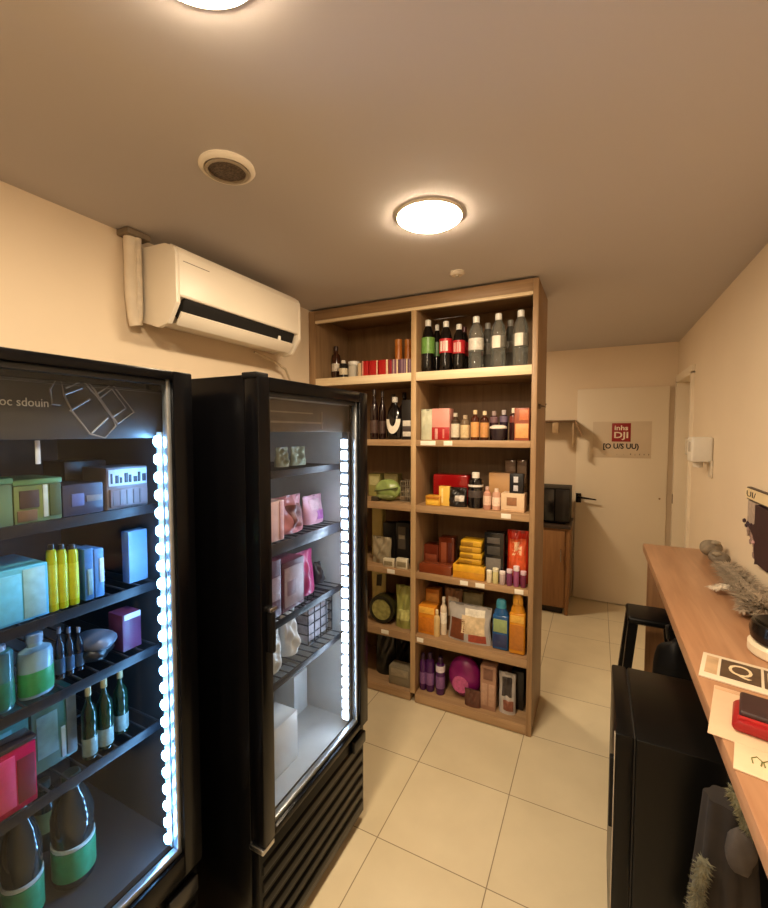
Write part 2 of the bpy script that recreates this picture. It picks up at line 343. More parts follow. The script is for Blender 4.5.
def spot(row,p0,p1,ptop,off):
    """survey of one item on shelf row: base centre x, width, height for a front face set back by off"""
    zb=SHZ[row-1][0]; Y=SY0+off; a=at(p0,ptop,1,Y); b=at(p1,ptop,1,Y); 
    x0,x1=a.x,b.x; lo,hi=(-1.624,-.968) if (p0+p1)/2<413 else (-.931,-.310)
    if x0<lo: x0,x1=lo,max(lo+.02,min(x1+(lo-x0)*.5,hi))
    if x1>hi: x0,x1=min(x0-(x1-hi)*.5,hi-.02),hi
    x0=max(x0,lo)
    top=({1:2.283}.get(row) or SHZ[row-2][0]-SHZ[row-2][1]-.004)-zb
    return (x0+x1)/2,x1-x0,min(at((p0+p1)/2,ptop,1,Y).z-zb,top),Y,zb+GAP
def SC(row,p0,p1,pt,off,d,c,label,**k):
    x,w,h,Y,z=spot(row,p0,p1,pt,off); Y=min(Y,SY1-.016-d); return carton(label,(x,Y+d/2,z),w,d,h,c,**k)
def SB(row,p0,p1,pt,off,c,cap,label,**k):
    x,w,h,Y,z=spot(row,p0,p1,pt,off); sy=k.get('sy',1); Y=min(Y,SY1-.018-w*sy); return bottle(label,(x,Y+w/2*sy,z),w/2,h,c,cap,**k)
def SP(row,p0,p1,pt,off,d,c,label,**k):
    x,w,h,Y,z=spot(row,p0,p1,pt,off); Y=min(Y,SY1-.035-d); return pouch(label,(x,Y+d/2+.012,z),w*.965,d,h,c,**k)
# ---- row 1, left column
SB(1,327,336,346,.16,(70,40,26),(60,34,22),'slim brown bottle with square white label, leftmost on the top shelf',kind='square',band=(.28,.5,(226,214,194)))
SB(1,337.5,345,360,.05,(28,24,22),(230,224,212),'small black bottle with white cap, second from left on the top shelf',kind='tonic',band=(.2,.55,(214,200,170)))
SB(1,346,356,361,.06,(196,190,176),(226,222,212),'pale grey jar with white domed lid left of the red boxes on the top shelf',kind='jar',name='jar',cat='jar')
G='small upright boxes on the top left shelf'
red=(176,22,22)
SC(1,357.5,361,363,.04,.06,(206,178,140),'narrow beige box between the pale jar and the red boxes',group=G)
SC(1,361.8,368,361,.035,.06,red,'leftmost of three red boxes on the top left shelf',group=G,panels=((.05,.0,.25,1,(214,150,130)),))
SC(1,369,377.5,360.5,.035,.06,red,'middle of three red boxes on the top left shelf',group=G,panels=((.88,0,1,1,(222,196,160)),))
SC(1,378.5,388,359.8,.035,.06,red,'rightmost of three red boxes, beige right edge, top left shelf',group=G,panels=((.8,0,1,1,(222,196,160)),))
SC(1,389,398,359.5,.035,.06,(120,74,92),'purple striped box, first right of the red boxes on the top shelf',group=G,panels=((.1,0,.3,1,(150,30,40)),(.45,0,.6,1,(176,150,140)),(.85,0,1,1,(222,196,160))))
SC(1,399,407.5,359,.035,.06,(104,72,92),'purple striped box, second right of the red boxes on the top shelf',group=G,panels=((.3,0,.42,1,(150,120,130)),(.6,0,.7,1,(150,120,130)),(.86,0,1,1,(222,196,160))))
SC(1,408,411.5,358.8,.035,.06,(110,78,96),'purple striped box beside the divider on the top shelf',group=G,panels=((.4,0,.6,1,(160,130,130)),))
SB(1,393.5,400.5,339,.2,(196,112,40),(206,126,52),'left of two orange tubes standing behind the purple boxes',kind='tube',name='tube',cat='tube',rough=.35)
SB(1,403.5,410,339,.2,(196,112,40),(206,126,52),'right orange tube behind the purple boxes, beside the divider',kind='tube',name='tube',cat='tube',rough=.35)
# ---- row 1, right column
G='soft drink bottles on the top right shelf'
dark=(14,11,10)
SB(1,417,431,319,.04,dark,(224,222,214),'dark bottle with bright green label beside the divider on top shelf',kind='soda',group=G,band=(.36,.66,(104,150,70)))
SB(1,431,440,324,.13,dark,(224,222,214),'dark bottle with narrow green label set between green and red labelled ones',kind='soda',group=G,band=(.36,.64,(60,96,48)))
SB(1,437.5,450.5,320,.025,dark,(214,212,204),'dark bottle, left of the red labelled pair on the top right shelf',kind='soda',group=G,band=(.36,.64,(176,24,34)),mark=(230,214,204))
SB(1,451,463.5,323,.03,dark,(214,212,204),'dark bottle, right of the red labelled pair on the top right shelf',kind='soda',group=G,band=(.36,.64,(166,22,32)),mark=(216,160,150))
SB(1,458,468,326,.16,dark,(70,16,18),'dark bottle with red label behind the red labelled pair',kind='soda',group=G,band=(.36,.66,(130,16,24)))
G='clear bottles on the top right shelf'
clr=(236,240,236)
for p0,p1,pt,lab in ((467,482,315,'clear bottle with pale band label, left of three clear bottles in front'),
                     (489.5,505,312,'clear bottle with white square label, middle of three clear bottles in front'),
                     (512,528,308.5,'clear bottle with white square label at right end of the top shelf')):
    x,w,h,Y,z=spot(1,p0,p1,pt,.03); tt=bottle(lab,(x,Y+w/2,z),w/2,h,(228,234,230),(236,236,230),kind='water',group=G,band=(.36,.58,(206,202,192)) if p0<480 else (.37,.58,(120,118,110)),mark2=None if p0<480 else (226,220,206),rough=.03,clear=.92)
for p0,p1,pt,lab in ((480,493,322,'grey bottle behind, between left and middle clear bottles'),(503,516,319,'grey bottle behind, between middle and right clear bottles')):
    x,w,h,Y,z=spot(1,p0,p1,pt,.19); bottle(lab,(x,Y+w/2,z),w/2,h,(84,84,80),(150,150,146),kind='water',group=G,band=(.36,.58,(110,106,98)),rough=.1)
# ---- row 2, left column
G='dark wine bottles on the second shelf'
for p0,p1,pt,off,lab in ((368.5,376,389,.04,'dark wine bottle nearest the black fridge on the second shelf'),(377.5,384,391,.07,'dark wine bottle, second from the black fridge on the second shelf'),
                     (386,396,394,.28,'dark wine bottle behind the round flask'),(397,407,392,.28,'dark wine bottle behind the black labelled box')):
    SB(2,p0,p1,pt,off,(30,14,12),(40,30,28),lab,kind='wine',group=G,band=(.12,.38,(70,50,44)))
x,w,h,Y,z=spot(2,384,401,397,.035)
t=thing('flask','squat black flask with white crescent label on the second shelf','bottle',(x,Y+.035,z))
MB().lathe([(.6,0),(.9,.05),(1,.25),(1,.45),(.8,.66),(.4,.78),(.24,.84),(.22,.93)] and [(a*w/2,b*h) for a,b in [(.6,0),(.9,.05),(1,.25),(1,.45),(.8,.66),(.4,.78),(.24,.84),(.22,.93)]],sy=.6,seg=26).build('bottle_body',mat((16,12,12),.12),t)
MB().lathe([(.3*w/2,h*.88),(.32*w/2,h*.9),(.3*w/2,h)],seg=16).build('cap',mat((200,196,188),.4),t)
def cresc(u,v,e):
    a=PI*(1+u); r0=.40+.42*v; xx=r0*math.cos(a)*w/2; zz=h*(.48+.42*r0*math.sin(a))
    return (xx,-math.sqrt(max(0,1-(xx/(w/2))**2))*w/2*.6-e,zz)
MB().slab(lambda u,v:cresc(u,v,.003),lambda u,v:cresc(u,v,.001),16,4).build('crescent_label',mat((228,220,204),.5,var=.04),t)
SC(2,401.5,411.5,400,.04,.06,(18,14,14),'black box with small white label beside the divider on second shelf',panels=((.15,.08,.95,.20,(206,198,186)),(.15,.2,.95,.34,(70,60,58)),(.15,.34,.95,.48,(206,198,186))))
# ---- row 2, right column
SP(2,414.5,431,409,.03,.05,(196,196,168),'pale green standing bag beside the divider on the second shelf',seed=3,rough=.5,crumple=.003)
SC(2,432,449.5,408.5,.03,.08,(214,148,136),'pink carton with red lower band on the second shelf',panels=((.0,.0,1,.40,(168,26,28)),(.18,.02,.34,.36,(206,150,140)),(.62,.05,.72,.34,(206,120,110))))
G='small bottles in a row on the second right shelf'
for p0,p1,pt,c,cap,bd,kind,lab in (
  (450,458.5,413,(66,50,38),(190,180,164),(206,196,176),'square','brown bottle with tall cream label, first right of the pink carton'),
  (459.5,468.5,415,(110,92,72),(170,150,124),(206,182,140),'tonic','taupe bottle with cream label, second right of the pink carton'),
  (470,478.5,410,(70,32,18),(214,190,150),(206,152,92),'square','amber bottle with orange label, third right of the pink carton'),
  (479.5,488,411,(64,30,18),(226,206,170),(196,140,84),'square','amber bottle with pale cap, fourth right of the pink carton')):
    SB(2,p0,p1,pt,.03,c,cap,lab,kind=kind,band=(.1,.6,bd),group=G)
SB(2,489,497.5,411,.12,(60,34,40),(170,150,146),'plum bottle with grey cap behind the oval dish',kind='tonic',band=(.6,.8,(120,90,96)),group=G)
SB(2,499,507.5,410,.12,(46,34,50),(196,186,186),'dark violet bottle, second of those behind the oval dish',kind='tonic',band=(.6,.8,(110,96,120)),group=G)
SB(2,509,517,408,.1,(56,26,28),(230,216,196),'dark red bottle with white cap left of the copper carton',kind='tonic',band=(.55,.75,(130,60,50)),group=G)
SC(2,514.5,529.5,408,.025,.07,(150,76,50),'copper carton with orange window at right end of the second shelf',panels=((.08,.08,.95,.52,(220,160,100)),(.35,.62,.95,.95,(206,120,80))))
x,w,h,Y,z=spot(2,488,506,425,.03)
t=thing('oval_dish','small dark tub with white oval lid on the second right shelf','dish',(x,Y+.035,z))
MB().lathe([(.6*w/2,0),(.8*w/2,.02),(.85*w/2,h*.75)],sy=.75,seg=24).build('tub',mat((44,34,40),.3),t)
MB().lathe([(.95*w/2,h*.75),(w/2,h*.8),(.95*w/2,h*.9),(.5*w/2,h*1.0)],sy=.75,seg=24).build('lid',mat((226,218,206),.3),t)
# ---- row 3, left column
SC(3,368.5,380,474,.2,.08,(150,142,80),'olive carton behind the green bag, nearest the black fridge',panels=((.1,.5,.9,.9,(190,184,130)),))
SC(3,384,397.5,474,.21,.08,(136,124,70),'olive carton standing behind the round green bag',panels=((.1,.5,.9,.9,(150,140,92)),))
x,w,h,Y,z=spot(3,372,397,480,.03)
t=thing('pouch','round green bag with pale shine on the third left shelf','pouch',(x,Y+.05,z))
MB().blob((0,0,h*.5),w*.5,.045,h*.5,6,.025,4).build('bag_body',mat((138,156,88),.3,var=.2,scale=14),t,smooth=80)
MB().prism([(-w*.42,h*.42),(w*.46,h*.62),(w*.46,h*.67),(-w*.42,h*.47)],'y',-.047,-.02).build('dark_band',mat((70,76,44),.4),t)
MB().blob((-w*.05,-.036,h*.2),w*.36,.012,h*.12,2,.05).build('printed_label',mat((112,120,70),.4,var=.3,scale=40),t,smooth=80)
t0=spot(3,400.5,411.5,481,.06)
t=thing('wire_basket','small grey wire basket beside the divider on the third shelf','basket',(t0[0],t0[3]+.04,t0[4]))
m=MB(); w=t0[1]; h=t0[2]
for k in range(5):
    z=.003+k*(h-.006)/4; m.tube([(-w/2,-.035,z),(w/2,-.035,z),(w/2,.035,z),(-w/2,.035,z),(-w/2,-.035,z)],.0018,6)
for k in range(6):
    xx=-w/2+w*k/5
    for yy in (-.035,.035): m.tube([(xx,yy,.001),(xx,yy,h-.002)],.0018,6)
m.build('wire_frame',mat((160,150,130),.35,.6,name='wire_metal'),t)
MB().blob((0,0,h*.35),w*.42,.028,h*.3,3,.06).build('liner',mat((120,108,88),.6,var=.3),t)
SC(3,371,378,497,.022,.05,(60,52,40),'tiny dark box in front of the green bag',group='small packs on the third left shelf')
# ---- row 3, right column
SC(3,433,468,475,.13,.13,(140,16,18),'wide glossy dark red box on the third right shelf',rough=.12,panels=((.05,.1,.95,.2,(110,12,14)),),bev=.008)
SC(3,425.5,440,496,.025,.06,(204,150,44),'yellow box with open top in front of the red box',panels=((.1,.1,.9,.5,(222,176,60)),(.05,.7,.95,.95,(176,112,30))))
SC(3,439,449.5,486.5,.05,.035,(226,186,84),'small pale yellow box leaning before the red box',panels=((.25,.15,.4,.9,(244,220,150)),))
SP(3,445,466,488,.03,.05,(22,17,17),'low black pouch with white scrawl in front of the red box',seed=8,panels=((.45,.3,.9,.6,(196,188,180)),),rough=.3)
SB(3,466.5,481.5,473,.035,(20,16,16),(236,230,220),'black bottle with white cap in the middle of the third right shelf',kind='tonic',band=(.3,.5,(70,62,60)),band2=(.6,.66,(220,214,206)),name='bottle')
SB(3,482.5,490.5,487,.03,(190,138,118),(206,170,156),'pink bottle, left of the two beside the black white-capped bottle',kind='square',group='pink bottles on the third shelf',band=(.2,.6,(222,190,170)))
SB(3,491.5,500,489,.03,(206,160,138),(230,206,186),'pink bottle, right of the two beside the black white-capped bottle',kind='tonic',group='pink bottles on the third shelf',band=(.2,.6,(236,214,196)))
SC(3,489,512,473,.15,.07,(190,146,98),'plain kraft carton behind the pink bottles')
a=SC(3,501,524.5,494,.025,.10,(222,192,158),'cream box with brown window on the third right shelf',panels=((.25,.35,.68,.8,(150,104,70)),(.0,.0,1,.12,(196,160,124))))
x,w,h,Y,z=spot(3,509.5,523.5,474,.05)
hb=at(512,494,1,SY0+.025).z-SHZ[2][0]
carton('black box with white glyphs standing on the cream box',(x,Y+.02,z+hb+GAP),w,.035,h-hb,(17,17,24),panels=((.3,.55,.62,.85,(206,206,214)),(.3,.12,.62,.4,(190,190,200))))
x,w,h,Y,z=spot(3,503,514,460,.25)
SC(3,505,516,460,.24,.06,(104,78,58),'tall clear brown box behind the black glyph box, left of a pair',group='tall boxes at the back of the third shelf',panels=((.05,.5,.95,.97,(128,100,76)),),rough=.15)
SC(3,517,527,460,.24,.06,(112,86,64),'tall clear brown box behind the black glyph box, right of a pair',group='tall boxes at the back of the third shelf',panels=((.05,.5,.95,.97,(136,108,82)),),rough=.15)
# ---- row 4, left column
SC(4,372,382.5,508,.2,.05,(196,180,110),'tall pale yellow carton nearest the black fridge on the fourth shelf',panels=((.1,.1,.9,.4,(214,204,150)),))
SC(4,383,395,523,.13,.07,(18,16,16),'plain black carton, left of a pair on the fourth left shelf',group='black cartons on the fourth left shelf')
SC(4,395.5,409,523,.13,.07,(22,20,20),'black carton with grey printed panel, right of a pair on the fourth left shelf',group='black cartons on the fourth left shelf',panels=((.2,.35,.75,.9,(84,76,66)),(.25,.6,.7,.7,(150,140,120))))
SP(4,369,389,538,.05,.06,(150,138,112),'crumpled clear bag in front of the black cartons',seed=11,crumple=.012,rough=.15)
G='small white packs at the front of the fourth left shelf'
for p0,p1,lab in ((383,393.5,'white flat pack, left of two at front of the fourth left shelf'),(396,407,'white flat pack, right of two at front of the fourth left shelf')):
    SC(4,p0,p1,559,.02,.03,(214,204,180),lab,group=G,panels=((.1,.2,.9,.7,(140,128,100)),))
# ---- row 4, right column
G='brown glass boxes on the fourth right shelf'
SC(4,424,438,545,.12,.08,(92,36,20),'low dark red-brown box at left on the fourth right shelf',rough=.15,group=G,panels=((.1,.3,.9,.6,(120,56,30)),))
SC(4,439,454,538,.13,.08,(104,44,24),'taller dark red-brown box left of the yellow stack',rough=.15,group=G,panels=((.15,.2,.5,.85,(140,70,40)),(.6,.2,.85,.85,(80,30,20))))
SC(4,419,451,566,.02,.09,(116,54,28),'long flat brown box at front left of the fourth right shelf',rough=.2)
x,w,h,Y,z=spot(4,453,484.5,566,.02)
t=thing('tray','flat yellow tray under the stack of yellow packs','tray',(x,Y+.09,z))
MB().box((-w/2,-.09,0),(w/2,.09,h*.5),.002).build('tray_base',mat((196,136,30),.4),t)
for (a,b) in (((-w/2,-.09,h*.5),(w/2,-.084,h)),((-w/2,.084,h*.5),(w/2,.09,h)),((-w/2,-.084,h*.5),(-w/2+.006,.084,h)),((w/2-.006,-.084,h*.5),(w/2,.084,h))):
    MB().box(a,b,.001).build('tray_rim',mat((226,170,46),.35),t)
zt=z+h*.5+GAP; 
for k in range(5):
    p=spot(4,458.5+k*.5,482.5-k*.2,541,.05); hh=(p[2]-h*.5)/5
    carton('%s yellow pack in the stack on the yellow tray'%['lowest','second lowest','middle','second highest','topmost'][k],(p[0]-.004*(k%2),p[3]+.05,zt+k*hh),p[1],.10,hh-.0008,[(206,160,36),(190,144,30)][k%2],group='stack of yellow packs',panels=((.05,.2,.6,.7,(150,110,24)),),bev=.008)
SC(4,484.5,504,533,.05,.06,(20,19,19),'tall black box with grey panel right of the yellow stack',panels=((.1,.2,.85,.48,(112,108,104)),(.15,.55,.8,.72,(60,58,56)),(.15,.78,.8,.9,(86,80,76))),rough=.25)
SP(4,505.5,528.5,532,.05,.07,(180,38,22),'red printed bag at right end of the fourth shelf',seed=14,panels=((.1,.15,.9,.85,(206,84,40)),(.25,.55,.7,.8,(232,190,150))),rough=.25)
G='tiny jars at the front of the fourth right shelf'
for i,(p0,p1,pt,c,cap,lab) in enumerate(((486,491.5,571,(220,206,176),(236,230,214),'tiny cream jar, first of the row before the black box'),(492,498,569,(206,196,140),(230,224,196),'tiny yellowish jar, second of the row before the black box'),
   (499,505,572,(180,160,160),(236,226,226),'tiny grey jar before the gap between black box and red bag'),(506,512,570,(120,60,96),(226,206,220),'tiny purple jar, left of three before the red bag'),
   (513,519,567,(150,80,120),(240,226,232),'tiny purple jar, middle of three before the red bag'),(520,526,572,(110,44,70),(220,190,204),'tiny purple jar, right of three before the red bag'))):
    SB(4,p0,p1,pt,.012,c,cap,lab,kind='jar',name='jar',cat='jar',group=G,rough=.2,seg=16)
# ---- row 5, left column
SP(5,369,384,568,.17,.05,(214,200,130),'cream pouch with dark emblem nearest the black fridge on the fifth shelf',seed=21,panels=((.4,.6,.75,.85,(70,60,40)),),rough=.4,crumple=.003)
x,w,h,Y,z=spot(5,374,403,583,.23)
t=thing('cushion_roll','brown rolled mat lying behind the green bags on the fifth shelf','roll',(x,Y+.05,z))
MB().lathe([(.042,-w/2),(.05,-w/2+.01),(.05,w/2-.01),(.042,w/2)],(0,.0,.0525),24,axis='x').build('roll_body',mat((122,86,46),.6,var=.15),t)
MB().lathe([(.0508,-.02),(.0508,.02)],(0,.0,.0525),24,axis='x').build('band',mat((80,54,30),.5),t)
x,w,h,Y,z=spot(5,370,390,597,.03)
t=thing('round_tin','round tin with dark patterned rim and pale dial on the fifth left shelf','tin',(x,Y+.05,z))
R=h/2*1.0
MB().lathe([(R*.97,-.03),(R,-.026),(R,.03),(R*.97,.034)],(0,0,R),32,axis='y').build('tin_body',mat((52,48,24),.3,var=.4,scale=40),t)
MB().lathe([(R*.74,-.034),(R*.74,-.0305)],(0,0,R),32,axis='y').build('dial_face',mat((150,146,86),.35,var=.35,scale=35),t)
MB().lathe([(R*.79,-.0295),(R*.79,-.038),(R*.96,-.036),(R*.985,-.0295)],(0,0,R),32,axis='y').build('rim',mat((34,32,22),.3),t)
SP(5,392.5,411.5,588,.03,.075,(150,150,80),'plump green bag with pale ribs beside the divider on the fifth shelf',seed=23,crumple=.01,panels=((.15,.2,.85,.45,(196,194,120)),))
# ---- row 5, right column
SC(5,413,432,606,.04,.09,(206,130,36),'orange box beside the divider on the fifth right shelf',panels=((.05,.75,.95,.98,(232,176,70)),(.1,.1,.9,.6,(190,112,26))),rough=.25)
x,w,h,Y,z=spot(5,414,431,589,.16)
SC(5,414,433,588,.16,.07,(190,118,40),'taller amber carton behind the orange box',rough=.3,panels=((.1,.6,.9,.9,(206,140,60)),))
G='small pale bottles beside the orange box'
SB(5,433,439,611,.03,(206,176,120),(226,206,160),'short pale bottle next to the orange box',kind='square',group=G)
SB(5,439.5,446,598,.07,(220,204,180),(240,232,216),'taller white bottle between orange box and brown pouch',kind='square',group=G,band=(.3,.6,(236,228,212)))
SP(5,443,461,590,.13,.05,(130,92,64),'brown patterned pouch behind the large white bag',seed=25,panels=((.2,.35,.85,.8,(206,186,160)),),rough=.3)
SC(5,461,482.5,593,.2,.05,(140,128,90),'olive box standing behind the large white bag',panels=((.1,.1,.9,.9,(152,140,104)),))
t=SP(5,446,491,607,.03,.06,(170,166,164),'large white and brown bag picturing a bowl on the fifth right shelf',seed=27,crumple=.004,panels=((.05,.05,.40,.6,(110,60,36)),(.32,.25,.88,.72,(206,184,148)),(.5,.05,.9,.25,(150,64,44)),(.40,.72,.86,.92,(236,230,216))),rough=.3)
def jug(label,row,p0,p1,pt,off,c,cap,bands,spout=False):
    x,w,h,Y,z=spot(row,p0,p1,pt,off); t=thing('bottle',label,'bottle',(x,Y+w*.32,z)); d=w*.6
    MB().box((-w/2,-d/2,0),(w/2,d/2,h*.70),w*.12,3).build('bottle_body',mat(c,.2,var=.08),t)
    MB().lathe([(w*.46,h*.68),(w*.42,h*.76),(w*.28,h*.84)],sy=.62,seg=24).build('shoulder',mat(c,.2,var=.08),t)
    MB().lathe([(w*.32,h*.83),(w*.33,h*.86),(w*.30,h*.97),(w*.2,h)],sy=.7,seg=20).build('cap',mat(cap,.3),t)
    if spout: MB().box((-.006,-d/2-.004,h*.86),(.006,0,h*.93),.002).build('spout',mat(cap,.3),t)
    for z0,z1,bc in bands: MB().box((-w*.43,-d/2-.0016,z0*h),(w*.43,-d/2+.0006,z1*h),.0006).build('printed_label',mat(bc,.35,var=.12,scale=50),t)
jug('blue bottle with teal cap beside the gold bottle on the fifth right shelf',5,492.5,508.5,601,.04,(38,86,140),(70,160,190),((.36,.62,(140,160,110)),(.06,.32,(40,52,96))))
jug('gold bottle with ridged cap at the right end of the fifth shelf',5,509.5,525.5,596,.03,(200,134,34),(222,160,56),((.08,.5,(176,110,36)),(.54,.66,(222,170,70))),True)
# ---- row 6, left column
SP(6,371,392,630,.08,.12,(22,22,18),'black refuse-type bag at the far left of the bottom shelf',seed=31,crumple=.012,name='bag',cat='bag',seal=False)
SP(6,391,410,634,.24,.1,(32,31,24),'dark grey bag slumped behind the white box on the bottom shelf',seed=33,crumple=.012,name='bag',cat='bag',seal=False)
SC(6,389,410,668,.03,.08,(128,118,98),'off-white box beside the divider on the bottom shelf',panels=((.1,.5,.9,.9,(150,138,116)),))
# ---- row 6, right column
G='purple bottles on the bottom shelf'
for p0,p1,pt,off,lab in ((414.5,423,654,.05,'purple bottle beside the divider on the bottom shelf'),(424.5,433,655,.05,'middle purple bottle of three on the bottom shelf'),(434.5,443.5,659,.045,'purple bottle with white top label, next to the magenta pack')):
    SB(6,p0,p1,pt,off,(70,26,84),(46,22,56),lab,kind='tonic',group=G,band=(.18,.5,(120,80,130)),band2=(.62,.78,(206,196,206)) if p0>434 else None)
x,w,h,Y,z=spot(6,446,479,661,.05)
t=thing('round_pack','round magenta pack with pale disc label on the bottom shelf','pack',(x,Y+.06,z))
R=h/2
MB().blob((0,0,R),w/2,.055,R,4,.0,4).build('pack_body',mat((126,22,96),.35,var=.12,scale=25),t,smooth=80)
MB().lathe([(R*.40,-.056),(R*.40,-.0475),(R*.3,-.0475)],(-w*.06,0,R*.78),28,axis='y').build('disc_label',mat((176,80,130),.4,var=.25,scale=60),t)
SP(6,463,480,692,.012,.03,(84,50,40),'small brown sachet at the front of the bottom shelf',seed=35,crumple=.004)
SC(6,480.5,496,667,.04,.07,(160,122,100),'dusty pink carton right of the magenta pack on the bottom shelf',panels=((.08,.1,.45,.6,(176,140,118)),(.55,.1,.92,.6,(176,140,118)),(.2,.7,.8,.95,(120,84,70))))
SP(6,497.5,515.5,676,.035,.05,(176,170,166),'white bag with dark swirl print at right on the bottom shelf',seed=37,panels=((.2,.45,.8,.9,(60,54,54)),(.3,.1,.9,.35,(130,80,64))),rough=.3)
SC(6,512,524,672,.12,.08,(20,17,17),'black carton in the right back corner of the bottom shelf')
# ------------------------------------------------------------------ fridges
def fridge(label,X,Y0,Y1,inner,gz0,gz1,gy0,gy1,shelves,dep=.60,floor=.44):
    HT=1.755
    t=thing('display_fridge',label,'fridge',(X,(Y0+Y1)/2,0)); o=Vector((X,(Y0+Y1)/2,0))
    def L(a): return (a[0]-o.x,a[1]-o.y,a[2])
    xb=X-dep; xd=X-.052
    sh=MB()
    for a,b in (((xb,Y0,.04),(xb+.03,Y1,HT)),((xb+.03,Y0,.04),(xd,Y0+.032,HT)),((xb+.03,Y1-.032,.04),(xd,Y1,HT)),
                ((xb+.03,Y0+.032,HT-.05),(xd,Y1-.032,HT)),((xb+.03,Y0+.032,.04),(xd,Y1-.032,.42))): sh.box(L(a),L(b),.003)
    sh.build('cabinet',BLACK,t)
    li=MB(); i0=.0325
    for a,b in (((xb+.0303,Y0+i0,.4205),(xb+.036,Y1-i0,HT-.0505)),((xb+.036,Y0+i0,.4205),(xd-.002,Y0+i0+.005,HT-.0505)),((xb+.036,Y1-i0-.005,.4205),(xd-.002,Y1-i0,HT-.0505)),
                ((xb+.036,Y0+i0+.005,HT-.056),(xd-.002,Y1-i0-.005,HT-.0505)),((xb+.036,Y0+i0+.005,.4205),(xd-.002,Y1-i0-.005,floor))): li.box(L(a),L(b))
    li.build('liner',inner,t)
    for yy in (Y0+.06,Y1-.06):
        for xx in (xb+.06,X-.1): MB().lathe([(.022,0),(.022,.012),(.012,.014),(.012,.041)],L((xx,yy,0)),14).build('foot',BLACKM,t)
    # lower grille
    g=MB().box(L((xd,Y0,.04)),L((xd+.03,Y1,.405)),.003)
    for k in range(6):
        z=.065+k*.052; g.prism([(xd+.028-o.x,z),(xd+.036-o.x,z+.006),(xd+.036-o.x,z+.03),(xd+.028-o.x,z+.042)],'y',Y0-o.y+.012,Y1-o.y-.012,.002)
    g.build('grille',mat((6,6,7),.3,var=.1,name='grille_black',spec=.2),t)
    MB().box(L((xd+.03,Y1-.10,.35)),L((xd+.048,Y1-.012,.395)),.004).build('lock_plate',mat((24,24,26),.3),t)
    for z in (.412,HT-.006):
        MB().box(L((xd-.004,Y0-.004,z-.004)),L((X-.004,Y0+.045,z+.012)),.003).build('hinge',CHROME if z<1 else BLACKM,t)
    # door
    dr=MB()
    for a,b in (((xd+.002,Y0,.43),(X,gy0,HT-.004)),((xd+.002,gy1,.43),(X,Y1,HT-.004)),((xd+.002,gy0,.43),(X,gy1,gz0)),((xd+.002,gy0,gz1),(X,gy1,HT-.004))): dr.box(L(a),L(b),.004)
    dr=dr.build('door',BLACK,t)
    tr=MB(); w=.012
    for a,b in (((X-.03,gy0,gz0),(X-.012,gy0+w,gz1)),((X-.03,gy0+w,gz1-w),(X-.012,gy1-w,gz1))): tr.box(L(a),L(b),.002)
    tr.build('door_trim',mat((44,48,54),.4,.3,name='trim_dark'),dr)
    MB().box(L((X-.03,gy0+w,gz0)),L((X-.012,gy1-w,gz0+w+.004)),.002).box(L((X-.03,gy1-w,gz0)),L((X-.012,gy1,gz1)),.002).build('door_sill',mat((170,178,186),.3,.8,name='trim_metal'),dr)
    MB().box(L((X-.024,gy0+w,gz0+w)),L((X-.019,gy1-w,gz1-w))).build('glass_pane',GLASS,dr)
    for z,rail in shelves:
        m=MB(); x0,x1=xb+.05,xd-.045
        for k in range(15):
            yy=Y0+.05+(Y1-Y0-.1)*k/14; m.tube([L((x0,yy,z-.004)),L((x1,yy,z-.004))],.0026,6)
        for xx in (x0,(x0+x1)/2,x1): m.tube([L((xx,Y0+.042,z-.009)),L((xx,Y1-.042,z-.009))],.0034,6)
        s=m.build('wire_shelf',mat((70,74,80),.35,.6,name='wire_grey'),t)
        MB().box(L((x1+.004,Y0+.045,z-.034 if rail else z-.02)),L((x1+.009,Y1-.045,z+.003)),.001).build('price_rail',mat((52,54,62),.35,name='rail_grey') if rail else mat((26,27,32),.45,name='rail_dark',spec=.3),s)
    return t,o
GLASS=pane((.88,.91,.93),.8)
# left fridge (near the viewer)
X1=-.946
f1,o1=fridge('black glass-door fridge at the left edge with blue-lit drinks inside',X1,.17,.785,mat((46,46,48),.45,var=.05,name='dark_liner'),.492,1.728,.232,.730,[(1.41,False),(1.207,False),(1.035,False),(.825,False)],floor=.50)
HD=mat((54,52,52),.5,var=.06,name='header_panel')
hp=MB().box((X1-.075-o1.x,.212-o1.y,1.585),(X1-.056-o1.x,.742-o1.y,1.699),.002).build('header_panel',HD,f1)
text('oc sdouin',.080,.0165,'lettering',mat((200,196,186),.5),hp,(X1-.0555-o1.x,at(25,402,0,X1-.055).y-o1.y,at(27,402,0,X1-.055).z),(PI/2,0,PI/2))
em=MB(); EP=lambda px,py:(at(px,py,0,X1-.055).y-o1.y,at(px,py,0,X1-.055).z)
for pts in ([(50,389),(60,374),(64,395),(72,411),(90,434),(105,438),(116,426),(113,418),(97,396),(85,383),(73,376),(60,374)],
            [(64,395),(82,388)],[(70,411),(90,399)],[(92,433),(108,418)],[(73,376),(84,378),(95,390),(105,408),(113,418)],[(97,394),(112,384),(134,412),(118,424),(97,394)],[(100,398),(112,389),(126,408),(112,418)],[(66,388),(80,382)],[(50,389),(52,404),(60,405)]):
    em.tube([(X1-.0555-o1.x,)+EP(*p) for p in pts],.0021,5)
em.build('line_emblem',mat((128,122,116),.45,name='emblem_grey'),hp)
MB().box((X1-.07-o1.x,.462-o1.y,1.535),(X1-.067-o1.x,.471-o1.y,1.583),.001).build('hanging_tag',mat((214,218,226),.4),f1)
LED1=emit((130,195,255),115,'led_blue_white')
yL=at(161,600,0,X1-.04).y
st=MB().box((X1-.050-o1.x,yL+.006-o1.y,.51),(X1-.031-o1.x,yL+.011-o1.y,1.60),.001).build('led_strip',mat((150,156,160),.4),f1)
led=None
